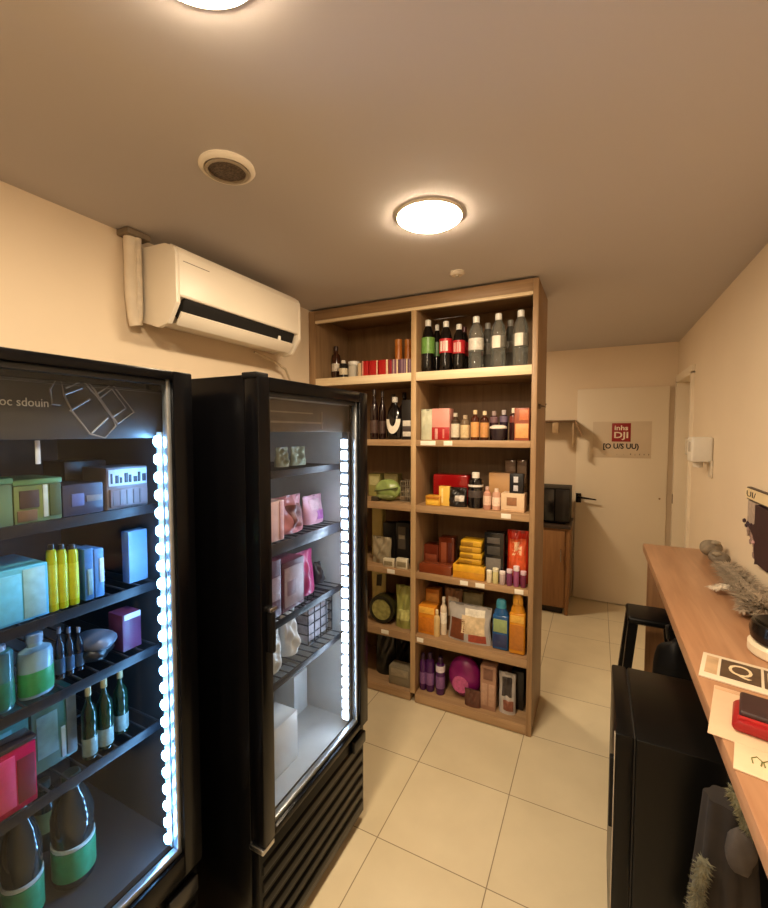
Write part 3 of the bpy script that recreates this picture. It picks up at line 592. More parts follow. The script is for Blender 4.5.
for k in range(24):
    z=.535+k*.0453
    if led is None:
        led=MB().blob((0,0,0),.0115,.006,.0135,1,0,2).build('led',LED1,st); first=led
    else:
        first=led.copy(); COL.objects.link(first); first.parent=st
    first.location=(X1-.040-o1.x,yL-o1.y,z)
# second fridge
X2=-.81
GLASS=pane((.93,.94,.95),.9,'door_glass_clear')
f2,o2=fridge('black glass-door fridge in the middle with white interior and pink packs',X2,.88,1.485,mat((172,176,176),.45,var=.04,name='white_liner'),.455,1.712,.926,1.425,[(1.475,False),(1.245,True),(.995,False),(.80,False)])
h=MB().box((X2-.004-o2.x,.902-o2.y,.985),(X2+.018-o2.x,.918-o2.y,1.10),.004).build('handle',BLACKM,f2)
MB().box((X2+.001-o2.x,.898-o2.y,1.103),(X2+.016-o2.x,.924-o2.y,1.113),.001).build('keeper',CHROME,f2)
hp=MB().box((X2-.075-o2.x,.922-o2.y,1.60),(X2-.056-o2.x,1.445-o2.y,1.699),.002).build('header_panel',mat((104,98,92),.5,name='header_grey'),f2)
MB().box((X2-.056-o2.x,.99-o2.y,1.628),(X2-.0545-o2.x,1.26-o2.y,1.634)).box((X2-.056-o2.x,1.25-o2.y,1.61),(X2-.0545-o2.x,1.256-o2.y,1.67)).box((X2-.056-o2.x,.99-o2.y,1.66),(X2-.0545-o2.x,1.20-o2.y,1.664)).build('reflection_lines',mat((150,142,134),.5),hp)  # pale bars painted on the panel as room reflections in the glass
LED2=emit((206,230,255),42,'led_cold_white')
yL=at(345,560,0,X2-.045).y
st=MB().box((X2-.057-o2.x,yL+.0025-o2.y,.475),(X2-.032-o2.x,yL+.008-o2.y,1.60),.001).build('led_strip',mat((44,50,56),.4),f2)
led=None
for k in range(25):
    z=.50+k*.0440
    if led is None:
        led=MB().box((-.0125,-.006,-.0155),(.0125,.002,.0155),.002).build('led',LED2,st); first=led
    else:
        first=led.copy(); COL.objects.link(first); first.parent=st
    first.location=(X2-.045-o2.x,yL-o2.y,z)
# ---- goods inside the left fridge (facing the aisle)
RZ=PI/2
def fspot(zs,p0,p1,pt,X):
    a=at(p0,pt,0,X); b=at(p1,pt,0,X)
    lo,hi,sh=(.212,.738,FS1) if p1<250 else (.922,1.436,FS2)
    y0,y1=max(a.y,lo),min(b.y,hi); y0=min(y0,y1-.02)
    top=min([q for q in sh if q>zs+.05] or [1.585])-.04-zs
    return (y0+y1)/2,y1-y0,min(at((p0+p1)/2,pt,0,X).z-zs,top),zs+GAP
FS1=(1.41,1.207,1.035,.825); FS2=(1.475,1.245,.995,.80)
def FC(zs,p0,p1,pt,X,d,c,label,ymax=.735,**k):
    y,w,h,z=fspot(zs,p0,p1,pt,X); return carton(label,(X-d/2,y,z),w,d,h,c,rz=RZ,**k)
def FB(zs,p0,p1,pt,X,c,cap,label,**k):
    y,w,h,z=fspot(zs,p0,p1,pt,X); return bottle(label,(X-w/2*k.get('sy',1),y,z),w/2,h,c,cap,rz=RZ,**k)
def FP(zs,p0,p1,pt,X,d,c,label,**k):
    y,w,h,z=fspot(zs,p0,p1,pt,X); return pouch(label,(X-d/2-.01,y,z),w,d,h,c,rz=RZ,**k)
XA=-1.055
G='multipacks in the left fridge'
FC(1.41,-34,12,480,XA,.12,(96,120,84),'green-topped multipack at the picture edge on the top fridge shelf',group=G,panels=((.05,.1,.5,.8,(84,60,50)),),lid=((104,150,98),.012))
FC(1.41,13,61,479,XA,.12,(120,140,92),'green-topped multipack, second from the picture edge on the top fridge shelf',group=G,panels=((.05,.05,.45,.3,(110,84,60)),(.1,.35,.5,.75,(70,52,44)),(.58,.1,.68,.85,(190,200,190)),(.72,.1,.97,.85,(70,84,50))),lid=((110,156,100),.012))
FC(1.41,62,103,484,XA,.1,(52,54,74),'dark blue printed pack in the middle of the top fridge shelf',panels=((.2,.3,.5,.7,(90,100,150)),(.55,.4,.95,.6,(110,106,110))))
FC(1.41,64,106,461,XA-.13,.1,(26,26,34),'near-black carton behind the dark blue pack')
FC(1.41,106,147,467,XA,.1,(120,112,116),'silver printed pack next to the light strip on the top fridge shelf',panels=((.04,.56,.97,.95,(186,194,204)),)+tuple((.08+.11*k,.62,.13+.11*k+.03*(k%2),.86-.05*(k%3),(36,42,54)) for k in range(8))+((.05,.06,.95,.48,(104,92,96)),)+tuple((.1+.16*k,.1,.13+.16*k,.44,(76,70,76)) for k in range(5)))
FC(1.207,-30,48,571,XA,.14,(90,190,226),'large sky-blue box at the picture edge on the second fridge shelf',panels=((.05,.05,.62,.9,(110,206,236)),(.64,.05,.95,.95,(150,210,226))))
G='yellow-green bottles in the left fridge'
for p0,p1,lab in ((49,58.5,'yellow-green bottle touching the sky-blue box'),(59,68.5,'middle yellow-green bottle of three'),(69,80,'yellow-green bottle nearest the slim blue cartons')):
    FB(1.207,p0,p1,545,XA,(170,176,30),(40,52,60),lab,kind='fat',group=G,rough=.25,band=(.1,.7,(186,190,36)))
for k,wd in enumerate(('left','middle','right')):
    FB(1.035,58+k*9.5,66+k*9.5,628,XA-.03,(18,30,44),(120,130,150),'slim dark bottle between frosted teal bottle and grey dome, %s of three'%wd,kind='wine',group='slim dark bottles on the third fridge shelf',rough=.1,band=(.1,.4,(50,76,104)))
G='slim blue cartons in the left fridge'
FC(1.207,84,93,549,XA,.07,(60,110,160),'slim blue carton, left of two on the second fridge shelf',group=G,panels=((.3,.1,.8,.6,(120,150,150)),))
FC(1.207,94,103.5,549,XA,.07,(80,130,180),'slim blue carton, right of two on the second fridge shelf',group=G,panels=((.5,.3,.95,.8,(190,206,220)),))
FC(1.207,128,152,530,XA-.02,.03,(110,150,190),'pale blue upright panel box next to the light strip')
FB(1.035,-16,18,634,XA,(60,110,116),(140,160,190),'teal bottle cut off by the picture edge on the third fridge shelf',kind='fat',rough=.15,band=(.05,.45,(30,110,80)),group='teal bottles in the left fridge')
FB(1.035,21,57,630,XA,(130,170,190),(120,150,180),'broad frosted teal bottle with green base on the third fridge shelf',kind='square',rough=.2,band=(.05,.42,(44,150,90)),group='teal bottles in the left fridge',sy=.7)
y,w,h,z=fspot(1.035,84,126,637,XA)
t=thing('helmet_pack','dark bag with smooth grey domed top on the third fridge shelf','bag',(XA-.06,y,z),RZ)
MB().blob((0,0,h*.36),w*.46,.05,h*.36,12,.05).build('bag_body',mat((24,25,30),.3,var=.3),t,smooth=80)
MB().blob((.008,-.006,h*.66),w*.42,.052,h*.33,13,.03).build('grey_top',mat((96,100,112),.3),t,smooth=80)
FC(1.035,122,141,613,XA-.02,.06,(96,50,84),'small purple box with white top next to the light strip',panels=((.1,.85,.95,1,(206,206,214)),),ymax=.73)
G='green foil-topped bottles in the left fridge'
for p0,p1,pt,X,lab in ((84,98.5,676,XA,'green bottle with foil top, left on the fourth fridge shelf'),(100,115,674,XA,'green bottle with foil top, middle on the fourth fridge shelf'),(117,130,672,XA-.02,'dark bottle with pale neck nearest the light strip')):
    FB(.825,p0,p1,pt,X,(18,44,30),(150,146,110),lab,kind='wine',group=G,band=(.05,.3,(120,140,136)))
FC(.825,-20,28,703,XA-.06,.1,(50,128,126),'teal multipack at the picture edge on the fourth fridge shelf',group='teal multipacks',panels=((.1,.2,.6,.8,(90,170,180)),))
FC(.825,30,76,697,XA-.06,.1,(62,120,120),'teal multipack right of another one on the fourth fridge shelf',group='teal multipacks',panels=((.1,.2,.55,.8,(110,170,190)),(.62,.05,.72,.5,(170,206,226)),(.75,.05,.98,.9,(96,110,112))))
y,w,h,z=fspot(.825,-10,36,746,-1.044)
carton('glossy crimson can pack at the front of the fourth fridge shelf',(-1.044-.022,y,z),w,.044,h,(182,24,74),rz=RZ,rough=.15,panels=((.55,.1,.95,.75,(112,14,46)),(.1,.1,.5,.85,(206,60,104))),lid=((52,44,50),.01))
G='large bottles on the floor of the left fridge'
ZB=.5005
for p0,p1,pt,lab in ((4,50,806,'large dark bottle with green base label at the picture edge, fridge floor'),(58,103,779,'large dark bottle with green base label, nearest the light strip, fridge floor')):
    y,w,h,z=fspot(ZB,p0,p1,pt,-1.09); r=w/2*.92
    bottle(lab,(-1.09-r,y,z),r,h,(34,40,40),(64,84,80),kind='soda',rz=RZ,group=G,band=(.10,.36,(44,140,96)),band2=(.37,.40,(190,206,200)),rough=.1)
y,w,h,z=fspot(ZB,36,64,784,-1.26); bottle('large dark bottle standing behind the two front bottles, fridge floor',(-1.26-w/2,y,z),w/2,h,(24,34,30),(60,70,66),kind='soda',rz=RZ,group=G,band=(.3,.6,(130,120,70)))
# ---- goods inside the second fridge
XB=-.925
G='pale packs on the upper shelf of the second fridge'
for p0,p1,lab in ((282,294,'pale green pack, left of two on the upper shelf of the second fridge'),(297,311,'pale green pack, right of two on the upper shelf of the second fridge')):
    y,w,h,z=fspot(1.475,p0,p1,446,XB-.06); pouch(lab,(XB-.09,y,z),w,.04,h,(150,158,136),rz=RZ,group=G,seed=int(p0))
G='pink packs in the second fridge'
FC(1.245,264,284,502,XB,.1,(224,190,190),'pale pink box at the hinge side of the second fridge',group=G,panels=((.75,.02,.95,.98,(206,160,166)),))
FP(1.245,284,312,497,XB-.01,.09,(190,126,136),'crumpled pink foil pack in the middle of the pink shelf',group=G,seed=41,crumple=.012,panels=((.35,.15,.9,.75,(120,70,70)),))
FP(1.245,312,336,495,XB-.03,.07,(216,166,186),'light pink pack with violet patch next to the fridge light strip',group=G,seed=43,crumple=.004,panels=((.4,.15,.9,.45,(186,110,186)),(.2,.5,.8,.85,(226,190,200))))
FC(.995,264,281,562,XB,.09,(84,40,60),'dark plum box at the hinge side on the second pink shelf',group='plum packs',panels=((.3,.3,.9,.7,(150,130,140)),))
FC(.995,282,304,560,XB,.1,(96,52,72),'plum box with pale printed front',group='plum packs',panels=((.08,.08,.92,.88,(150,132,140)),(.2,.3,.6,.6,(110,84,96))))
FP(.995,303,322,553,XB-.01,.08,(150,42,90),'magenta bag beside the plum box in the second fridge',group='plum packs',seed=45,crumple=.004)
FP(.995,322,335,562,XB-.04,.06,(44,40,46),'dark bag next to the light strip in the second fridge',seed=47)
G='white packs on the low shelf of the second fridge'
FP(.80,262,291,606,XB,.09,(196,204,206),'crumpled white pack at the hinge side, low shelf of the second fridge',group=G,seed=51,crumple=.012)
FP(.80,291,305,604,XB-.02,.08,(206,212,214),'crumpled white pack in the middle, low shelf of the second fridge',group=G,seed=53,crumple=.012)
y,w,h,z=fspot(.80,309,334,592,XB-.02)
t=thing('wire_rack','dark wire rack holding white packs beside the light strip','rack',(XB-.07,y,z),RZ)
m=MB()
for k in range(5):
    zz=.003+k*(h-.006)/4; m.tube([(-w/2,-.045,zz),(w/2,-.045,zz),(w/2,.045,zz),(-w/2,.045,zz),(-w/2,-.045,zz)],.0024,6)
for xx in (-w/2,-w/4,0,w/4,w/2):
    for yy in (-.045,.045): m.tube([(xx,yy,.001),(xx,yy,h-.002)],.0024,6)
m.build('wire_frame',mat((44,42,46),.35,.5),t)
MB().box((-w*.42,-.035,.006),(w*.42,.035,h*.8),.006).build('liner_block',mat((170,166,172),.5,var=.25,scale=40),t)
y,w,h,z=fspot(.4405,262,300,728,XB)
carton('plain white carton on the floor of the second fridge',(XB-.06,y,z),w,.1,h,(206,212,212),rz=RZ,group='white cartons on the second fridge floor')
y,w,h,z=fspot(.4405,296,322,668,XB-.14)
carton('taller white carton at the back of the second fridge floor',(XB-.20,y,z),w,.1,h,(200,210,214),rz=RZ,group='white cartons on the second fridge floor')
# ------------------------------------------------------------------ far room: desk, monitor, hood shelf, sign
CAB=wood((132,92,54),(152,110,68),'z',.5,'cabinet_wood')
t=thing('desk_cabinet','brown wooden cabinet behind the tall shelf, seen at its right','cabinet',(-.55,4.2,0))
MB().box((-.35,-.2,.06),(.35,.2,.76),.003).build('body',CAB,t)
MB().box((-.36,-.22,.76),(.36,.2,.79),.003).build('top_board',mat((60,46,36),.4),t)
MB().box((-.33,-.17,0),(.30,.19,.06)).build('plinth',mat((40,30,24),.6),t)
MB().box((.32,-.205,.0),(.35,-.2,.76),.001).build('stile',CAB,t)
for x0,x1 in ((-.34,-.005),(.005,.315)):
    d=MB().box((x0,-.215,.08),(x1,-.2005,.74),.002).build('door',CAB,t)
    MB().tube([(x1-.03,-.2155,.48),(x1-.03,-.235,.48),(x1-.03,-.235,.58),(x1-.03,-.2155,.58)],.005,8).build('handle',CHROME,d)
t=thing('microwave','black box-shaped appliance on the brown cabinet','appliance',(-.44,4.2,.79+GAP))
MB().box((-.24,-.16,.012),(.235,.17,.315),.006).build('body',BLACKM,t)
MB().box((-.23,-.172,.025),(.11,-.1605,.305),.004).build('door',mat((20,18,18),.15),t)
MB().box((.12,-.170,.025),(.23,-.1605,.305),.003).build('control_panel',mat((30,28,28),.3),t)
for xx in (-.2,.19):
    for yy in (-.13,.13): MB().lathe([(.014,0),(.014,.0125)],(xx,yy,0),12).build('foot',BLACKM,t)
t=thing('wall_hood','brown-edged wall shelf with slanted end bracket left of the back door','wall shelf',(-.5,YB,1.70))
HW=mat((110,82,56),.5,name='hood_brown')
MB().box((-.34,-.24,-.008),(.315,0,.008),.002).build('shelf_board',HW,t)
MB().prism([(.315,.008),(.37,-.13),(.362,-.135),(.306,-.005)],'y',-.24,-.02).build('slanted_end',mat((150,120,88),.5,name='hood_end'),t)
MB().box((.29,-.22,-.23),(.306,-.18,-.008),.002).build('support_leg',mat((176,150,116),.5),t)
MB().box((.12,-.23,-.11),(.175,-.17,-.009),.006).build('light_box',mat((170,142,106),.45),t)
# sign on the back door
t=thing('door_sign','pale poster with red square logo on the white back door','sign',(.192,YB-.0305,1.53))
MB().box((-.234,-.0015,-.165),(.234,0,.165),.0004).build('paper',mat((210,192,166),.55,var=.03,scale=8),t)
rp=MB().box((-.078,-.0032,-.018),(.073,-.0016,.150),.0004).build('red_square',mat((150,22,26),.45,var=.05),t)
LT=mat((236,222,200),.5); DKL=mat((30,20,18),.5)
text('inhs',.108,.044,'lettering',LT,rp,(-.003,-.0036,.108),(PI/2,0,0),off=.02)
text('DJI',.112,.074,'lettering',LT,rp,(-.003,-.0036,.034),(PI/2,0,0),off=.02)
text('[O U/S UU)',.285,.064,'lettering',DKL,t,(-.004,-.0022,-.066),(PI/2,0,0),off=.035)
text('-    .  .  l ; i i i',.36,.016,'small_print',mat((110,92,74),.5),t,(.04,-.002,-.132),(PI/2,0,0))
# ------------------------------------------------------------------ right wall fittings
t=thing('soap_dispenser','white wall dispenser beside the doorway on the right wall','dispenser',(XR,3.2,1.42))
MB().box((-.105,-.075,.0),(0,.075,.15),.012,3).build('body',mat((226,222,212),.3,var=.02),t)
MB().box((-.09,.085,.03),(0,.26,.14),.008,3).build('side_bottle',mat((214,206,190),.2,var=.02),t)
MB().lathe([(.022,-.035),(.026,-.03),(.026,0)],(-.06,0,0),16).build('nozzle',mat((214,206,192),.35),t)
MB().box((-.012,-.09,-.09),(0,-.03,.01),.004).build('back_plate',mat((206,194,174),.4),t)
MB().box((-.107,-.05,.06),(-.1045,.02,.12),.001).build('window',mat((196,190,180),.15),t)
t=thing('wall_plaque','rounded cream plaque with dark plum banner under it on the right wall','plaque',(XR,2.25,1.20))
def rr(y0,y1,z0,z1,r,n=6):
    P=[]
    for cy,cz,a in ((y1-r,z1-r,0),(y0+r,z1-r,PI/2),(y0+r,z0+r,PI),(y1-r,z0+r,3*PI/2)):
        for k in range(n+1): P.append((cy+r*math.cos(a+PI/2*k/n),cz+r*math.sin(a+PI/2*k/n)))
    return P
MB().prism(rr(-.20,.175,.105,.160,.02),'x',-.012,0).build('plaque_border',mat((64,46,38),.4),t)
MB().prism(rr(-.194,.169,.111,.154,.016),'x',-.016,-.0121).build('plaque_face',mat((232,212,170),.4,var=.03),t)
text('UI/',.12,.024,'lettering',mat((40,30,26),.5),t,(-.0166,.09,.132),(PI/2,0,-PI/2))
rag=[(p-.075,q) for p,q in [(.085,.10),(.085,.02),(.14,.0),(.13,-.02),(.10,-.03),(.085,-.05),(.08,-.10),(.065,-.13),(.07,-.145),(.03,-.135),(-.08,-.135),(-.105,-.10),(-.105,.10)]]
MB().prism(rag,'x',-.022,-.002).build('banner',mat((48,20,30),.55,var=.3,scale=30),t)
MB().prism([(.160,.10),(.013,.10),(.013,.022),(.160,-.06)],'x',-.008,0).build('grey_card',mat((176,158,144),.5,var=.2,scale=50),t)
lf=MB()
for k in range(22):
    a=random.uniform(0,2*PI); cy=.07+random.uniform(-.06,.06); cz=-.045+random.uniform(-.075,.04); l=random.uniform(.018,.034)
    lf.blob((-.012+random.uniform(-.006,.004),cy,cz),.004,l*.45+.004,l*.6,k,.05,1)
lf.build('leaf_cluster',mat((150,124,116),.6,var=.5,scale=60),t)
sp=MB()
for k in range(9): sp.blob((-.016,.12+random.uniform(-.06,.06),.0+random.uniform(-.012,.012)),.006,.012,.010,k,.06,1)
sp.build('plum_blossoms',mat((52,22,34),.5,var=.4,scale=60),t)
MB().blob((-.026,.0,-.055),.006,.008,.008,2,.05,2).build('pink_bead',mat((206,160,160),.4),t)
# ------------------------------------------------------------------ counter along the right wall
CZ=.95; CX=.25
t=thing('bar_counter','long light-wood bar counter along the right wall','counter',(CX,2.9,0))
MB().box((0,-2.22,CZ-.042),(XR-CX-.001,0,CZ),.004).build('worktop',CTR,t)
MB().box((.025,-.035,0),(XR-CX-.001,-.005,CZ-.042),.003).build('end_panel',wood((120,84,52),(146,106,68),'z',.5,'panel_wood'),t)
MB().box((XR-CX-.03,-2.2,CZ-.12),(XR-CX-.001,-.04,CZ-.042),.003).build('wall_rail',wood((120,84,52),(146,106,68),'y',.5,'rail_wood'),t)
# black small fridge under it
t=thing('mini_fridge','black small fridge standing under the bar counter','fridge',(.30,1.49,0))
MB().box((-.19,-.20,.02),(.27,.20,.78),.005).build('cabinet',mat((8,8,8),.3,var=.05,name='mini_black',spec=.22),t)
dr=MB().box((-.238,-.195,.06),(-.194,.20,.78),.006).build('door',mat((8,8,9),.3,var=.05,spec=.2),t)
MB().box((-.194,-.19,.06),(-.1905,.19,.775)).build('gasket',mat((26,25,25),.6),t)
MB().box((-.2405,-.196,.06),(-.2382,-.178,.775),.0005).build('pale_edge_line',mat((170,160,144),.4),dr)  # thin pale strip down the near edge of the door
MB().box((-.25,-.185,.50),(-.238,-.165,.70),.003).build('handle',BLACKM,dr)
for xx in (-.16,.23):
    for yy in (-.16,.16): MB().lathe([(.016,0),(.016,.021)],(xx,yy,0),12).build('foot',BLACKM,t)
# black stool
SM=mat((7,7,8),.4,var=.1,name='stool_black',spec=.2)
t=thing('bar_stool','black plastic stool with splayed legs between small fridge and counter end','stool',(.27,2.62,0))
sw=.11; HS=.645
MB().box((-sw,-sw,HS-.035),(sw,sw,HS),.014,3).build('seat',SM,t)
for sx_ in (-1,1):
    for sy_ in (-1,1):
        m=MB(); 
        def sq(cx,cy,r,z): return [(cx-r,cy-r,z),(cx+r,cy-r,z),(cx+r,cy+r,z),(cx-r,cy+r,z)]
        A=sq(sx_*(sw-.025),sy_*(sw-.025),.022,HS-.034); B=sq(sx_*(sw+.035),sy_*(sw+.035),.016,0)
        va=[m.bm.verts.new(p) for p in A]; vb=[m.bm.verts.new(p) for p in B]
        m.bm.faces.new(va); m.bm.faces.new(vb)
        for i in range(4): m.bm.faces.new((va[i],va[(i+1)%4],vb[(i+1)%4],vb[i]))
        m.build('leg',SM,t)
for z,e in ((.22,.022),):
    q=sw+.035-(z/HS)*.06-.01
    MB().box((-q,-q-.008,z),(q,-q+.008,z+.022),.003).build('stretcher',SM,t); MB().box((-q,q-.008,z),(q,q+.008,z+.022),.003).build('stretcher',SM,t)
    MB().box((-q-.008,-q+.01,z),(-q+.008,q-.01,z+.022),.003).build('stretcher',SM,t); MB().box((q-.008,-q+.01,z),(q+.008,q-.01,z+.022),.003).build('stretcher',SM,t)
# black bag against the wall rail, beside the stool
t=thing('standing_bag','tall black bag standing under the counter just in front of the stool','bag',(.345,2.36,.001))
MB().blob((0,0,.325),.095,.08,.325,9,.04,4).build('bag_body',mat((7,7,8),.5,var=.25,scale=12,spec=.2),t,smooth=80)
MB().tube([(-.03,0,.63),(-.035,0,.69),(0,0,.72),(.035,0,.69),(.03,0,.63)],.007,8).build('strap',mat((20,18,18),.4),t)
# jacket hanging under the counter near the viewer
t=thing('hanging_jacket','dark jacket with mossy fur trim hanging under the near end of the counter','jacket',(.275,1.14,.25))
def cl(u,v,s):
    w=.055+.045*(1-v)
    a=u*2*PI; w*=.8
    return (w*math.cos(a)*(1+.18*math.sin(7*a)*(1-v*.6)),w*.75*math.sin(a)*(1+.18*math.sin(7*a)*(1-v*.6)),v*.55)
m=MB(); n=64; rings=[]
for j in range(13): rings.append([m.bm.verts.new(cl(i/n,j/12,0)) for i in range(n)])
for A,B in zip(rings,rings[1:]):
    for i in range(n): m.bm.faces.new((A[i],A[(i+1)%n],B[(i+1)%n],B[i]))
m.bm.faces.new(rings[0]); m.bm.faces.new(rings[-1])
m.build('jacket_body',mat((34,29,27),.85,var=.3,scale=20),t,smooth=80)
MB().blob((.01,-.05,.48),.026,.02,.05,5,.05).build('hood',mat((64,58,54),.8,var=.2),t,smooth=80)
def fur(name,path,r,n,l,c):
    m=MB(); rnd=random.Random(len(path)*7+n)
    for k in range(n):
        f=rnd.random()*(len(path)-1); i=int(f); p=Vector(path[i]).lerp(Vector(path[i+1]),f-i)
        d=Vector((rnd.gauss(0,1),rnd.gauss(0,1),rnd.gauss(-.1,.8))).normalized(); q=p+d*r*.5; e=q+d*l*rnd.uniform(.5,1.2)+Vector((0,0,-l*.2)); s=d.orthogonal().normalized()*l*.14
        s2=d.cross(s)
        a=[m.bm.verts.new(q+s),m.bm.verts.new(q-s*.5+s2*.8),m.bm.verts.new(q-s*.5-s2*.8)]; tip=m.bm.verts.new(e)
        m.bm.faces.new(a)
        for i2 in range(3): m.bm.faces.new((a[i2],a[(i2+1)%3],tip))
    m.tube(path,r*.6,8)
    return m.build(name,mat(c,.9,var=.4,scale=60),t,smooth=0)
fur('fur_trim',[(-.05,-.05,.43),(-.06,-.055,.37),(-.066,-.06,.30),(-.07,-.06,.22)],.02,1100,.012,(104,102,84))
fur('fur_collar',[(.0,-.03,.59),(.012,-.04,.57),(.022,-.045,.54),(.03,-.045,.51)],.018,900,.012,(116,114,90))
MB().tube([(.0,0,.55),(.0,0,.64),(.0,.0,.6565)],.004,8).build('hanger_loop',BLACKM,t)
t=thing('pale_drape','pale grey cloth hanging at the near end under the counter','cloth',(.46,1.14,.25))
def cl2(u,v):
    a=u*2*PI; w=.045+.025*(1-v); k=1+.14*math.sin(6*a)
    return (w*math.cos(a)*k,w*math.sin(a)*k,v*.657)
m=MB(); rings=[]; n=48
for j in range(11): rings.append([m.bm.verts.new(cl2(i/n,j/10)) for i in range(n)])
for A,B in zip(rings,rings[1:]):
    for i in range(n): m.bm.faces.new((A[i],A[(i+1)%n],B[(i+1)%n],B[i]))
m.bm.faces.new(rings[0]); m.bm.faces.new(rings[-1])
m.build('cloth_body',mat((176,164,150),.85,var=.08),t,smooth=80)
MB().lathe([(.053,.60),(.055,.612),(.053,.624)],seg=24).build('tie',mat((120,108,96),.7),t)
# ------------------------------------------------------------------ things on the counter
ZC=CZ+GAP
t=thing('stone','grey rounded stone at the far end of the counter beside the wall','stone',(.545,2.76,ZC)); 
MB().blob((0,0,.042),.048,.055,.043,3,.06).build('stone_body',mat((128,116,98),.8,var=.25,scale=40,bump=.3),t,smooth=80)
MB().blob((.012,-.035,.078),.02,.02,.012,5,.08).build('chip',mat((150,138,118),.8,var=.2),t,smooth=80)
t=thing('stone','smaller dark grey stone second from the far end of the counter','stone',(.545,2.60,ZC))
MB().blob((0,0,.032),.045,.06,.033,4,.07).build('stone_body',mat((112,102,88),.8,var=.25,scale=40,bump=.3),t,smooth=80)
MB().blob((-.015,-.03,.055),.02,.02,.012,8,.08).build('chip',mat((134,122,104),.8,var=.2),t,smooth=80)
t=thing('dried_garland','bushy grey dried garland lying along the wall on the counter','garland',(.52,2.16,ZC))
def tuft(name,path,r0,r1,n,l,c,seed,droop=.3):
    m=MB(); rnd=random.Random(seed)
    for k in range(n):
        f=rnd.random()*(len(path)-1); i=int(f); p=Vector(path[i]).lerp(Vector(path[i+1]),f-i); r=r0+(r1-r0)*f/(len(path)-1)
        d=Vector((rnd.gauss(-.2,1),rnd.gauss(-.5,1),abs(rnd.gauss(0,.6))+.05)).normalized()
        q=p+Vector((rnd.gauss(0,.25)*r,rnd.gauss(0,.25)*r,0)); e=q+d*(r*.6+l*rnd.uniform(.2,1)); e.z=max(.002,min(e.z,r*1.25)-.0); q.z=max(q.z,.006); e.x=min(e.x,.084)
        mid=(q+e)/2+Vector((0,0,.008)); s=d.cross(Vector((0,0,1))); s=(s.normalized() if s.length>.01 else Vector((1,0,0)))*.0028
        v=[m.bm.verts.new(x) for x in (q-s*.5,q+s*.5,mid+s,mid-s,e)]
        up=Vector((0,0,.0012)); w=[m.bm.verts.new(x) for x in (mid+up,)]
        m.bm.faces.new((v[0],v[1],v[2],w[0],v[3])); m.bm.faces.new((v[3],w[0],v[4])); m.bm.faces.new((w[0],v[2],v[4]))
    m.tube([(a,b,c2) for a,b,c2 in path],[max(.008,(r0+(r1-r0)*i/(len(path)-1))*.55) for i in range(len(path))],10)
    return m.build(name,mat(c,.9,var=.35,scale=50),t,smooth=0)
tuft('dry_foliage',[(.03,.30,.024),(.02,.21,.026),(.015,.1,.028),(.01,-.05,.032),(.005,-.2,.034),(.0,-.30,.034)],.035,.062,2600,.055,(150,136,118),2)
tuft('pale_plume',[(.0,.02,.03),(-.03,-.02,.03),(-.06,-.03,.022),(-.085,-.04,.015)],.03,.012,420,.03,(212,200,182),5)
tuft('grey_plume',[(-.01,-.18,.03),(-.03,-.24,.024),(-.05,-.28,.016)],.03,.015,420,.035,(168,152,134),6)
t=thing('round_dish','round black bowl on a cream base at the right picture edge of the counter','bowl',(.508,1.60,ZC))
MB().lathe([(.088,0),(.094,.006),(.094,.028),(.086,.036)],seg=40).build('base',mat((226,212,184),.4,var=.03),t)
MB().lathe([(.074,.036),(.088,.045),(.092,.07),(.086,.092),(.078,.094),(.072,.086),(.062,.066),(.001,.060)],seg=40).build('bowl_shell',mat((12,11,12),.2),t)
MB().lathe([(.024,.061),(.022,.068),(.001,.070)],seg=20).build('center_knob',mat((34,40,36),.25),t)
cr=math.radians(-14)
t=thing('price_card','white card with brown framed lettering on the counter, beside the bowl','card',(.385,1.42,ZC),cr)
MB().box((-.115,-.078,0),(.115,.078,.004),.001).build('card',mat((228,212,188),.45,var=.03),t)
FRM=mat((84,64,46),.5,var=.15,scale=50)
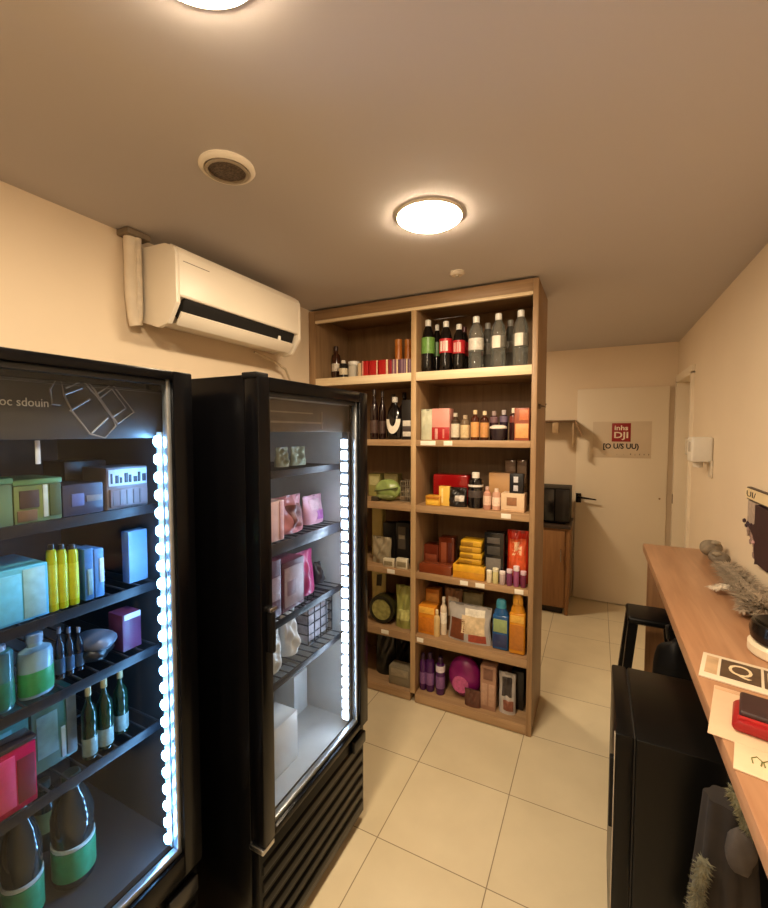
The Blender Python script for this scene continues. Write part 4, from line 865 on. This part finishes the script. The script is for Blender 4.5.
for x0,x1,s in ((-.105,-.078,None),(-.072,.012,'Q'),(.018,.052,'U'),(.058,.108,'N')):
    pn=MB().box((x0,-.05,.0042),(x1,.06,.005),.0003).build('dark_frame' if s else 'side_strip',FRM if s else mat((196,164,128),.5),t)
    if s: text(s,(x1-x0)*.6,.075,'lettering',mat((226,206,172),.5),pn,((x0+x1)/2,.005,.0053),(0,0,0),.0004)
t=thing('counter_mat','pale paper mat on the counter under the red pouch','mat',(.40,1.19,ZC),cr)
MB().box((-.15,-.115,0),(.15,.115,.002),.0008).build('sheet',mat((222,188,156),.45,var=.03),t)
MB().box((-.148,.095,.0021),(.148,.112,.0028),.0003).build('border_line',mat((206,168,134),.5),t)
t=thing('red_pouch','red pouch with dark brown top lying on the pale mat','pouch',(.372,1.175,ZC+.003),cr)
MB().prism([(-.085,0),(.09,0),(.094,.012),(.09,.026),(-.074,.026),(-.09,.014)],'y',-.055,.055,.008).build('pouch_body',mat((150,20,24),.4,var=.1),t)
MB().box((-.076,-.04,.0262),(.088,.056,.042),.006,3).build('dark_top',mat((54,30,30),.5,var=.15),t)
MB().box((-.078,-.046,.024),(.09,-.038,.032),.002).build('seam',mat((176,34,34),.45),t)
t=thing('flyer','cream flyer with green sketch on the counter, below the red pouch','flyer',(.372,1.035,ZC),cr)
MB().box((-.115,-.05,.0),(.12,.042,.003),.001).build('sheet',mat((232,206,172),.45,var=.03),t)
g=MB()
for k in range(3):
    cx=-.08+k*.018; g.tube([(cx-.006,-.012,.0036),(cx-.008,.004,.0036),(cx,.014,.0036),(cx+.008,.004,.0036),(cx+.006,-.012,.0036)],.0012,5)
g.build('green_sketch',mat((110,120,60),.5),t)
o=MB().box((-.09,-.11,0),(.16,.11,.0025),.0008).build('flyer',mat((230,204,172),.45,var=.03),None,(.37,.86,ZC),(0,0,cr))
tag(o,'blank cream flyer nearest the viewer on the counter','flyer')
# world: closed room, only a trace of ambient
w=bpy.data.worlds.new('world'); S.world=w; w.use_nodes=True
w.node_tree.nodes['Background'].inputs[0].default_value=(.05,.04,.03,1); w.node_tree.nodes['Background'].inputs[1].default_value=.2
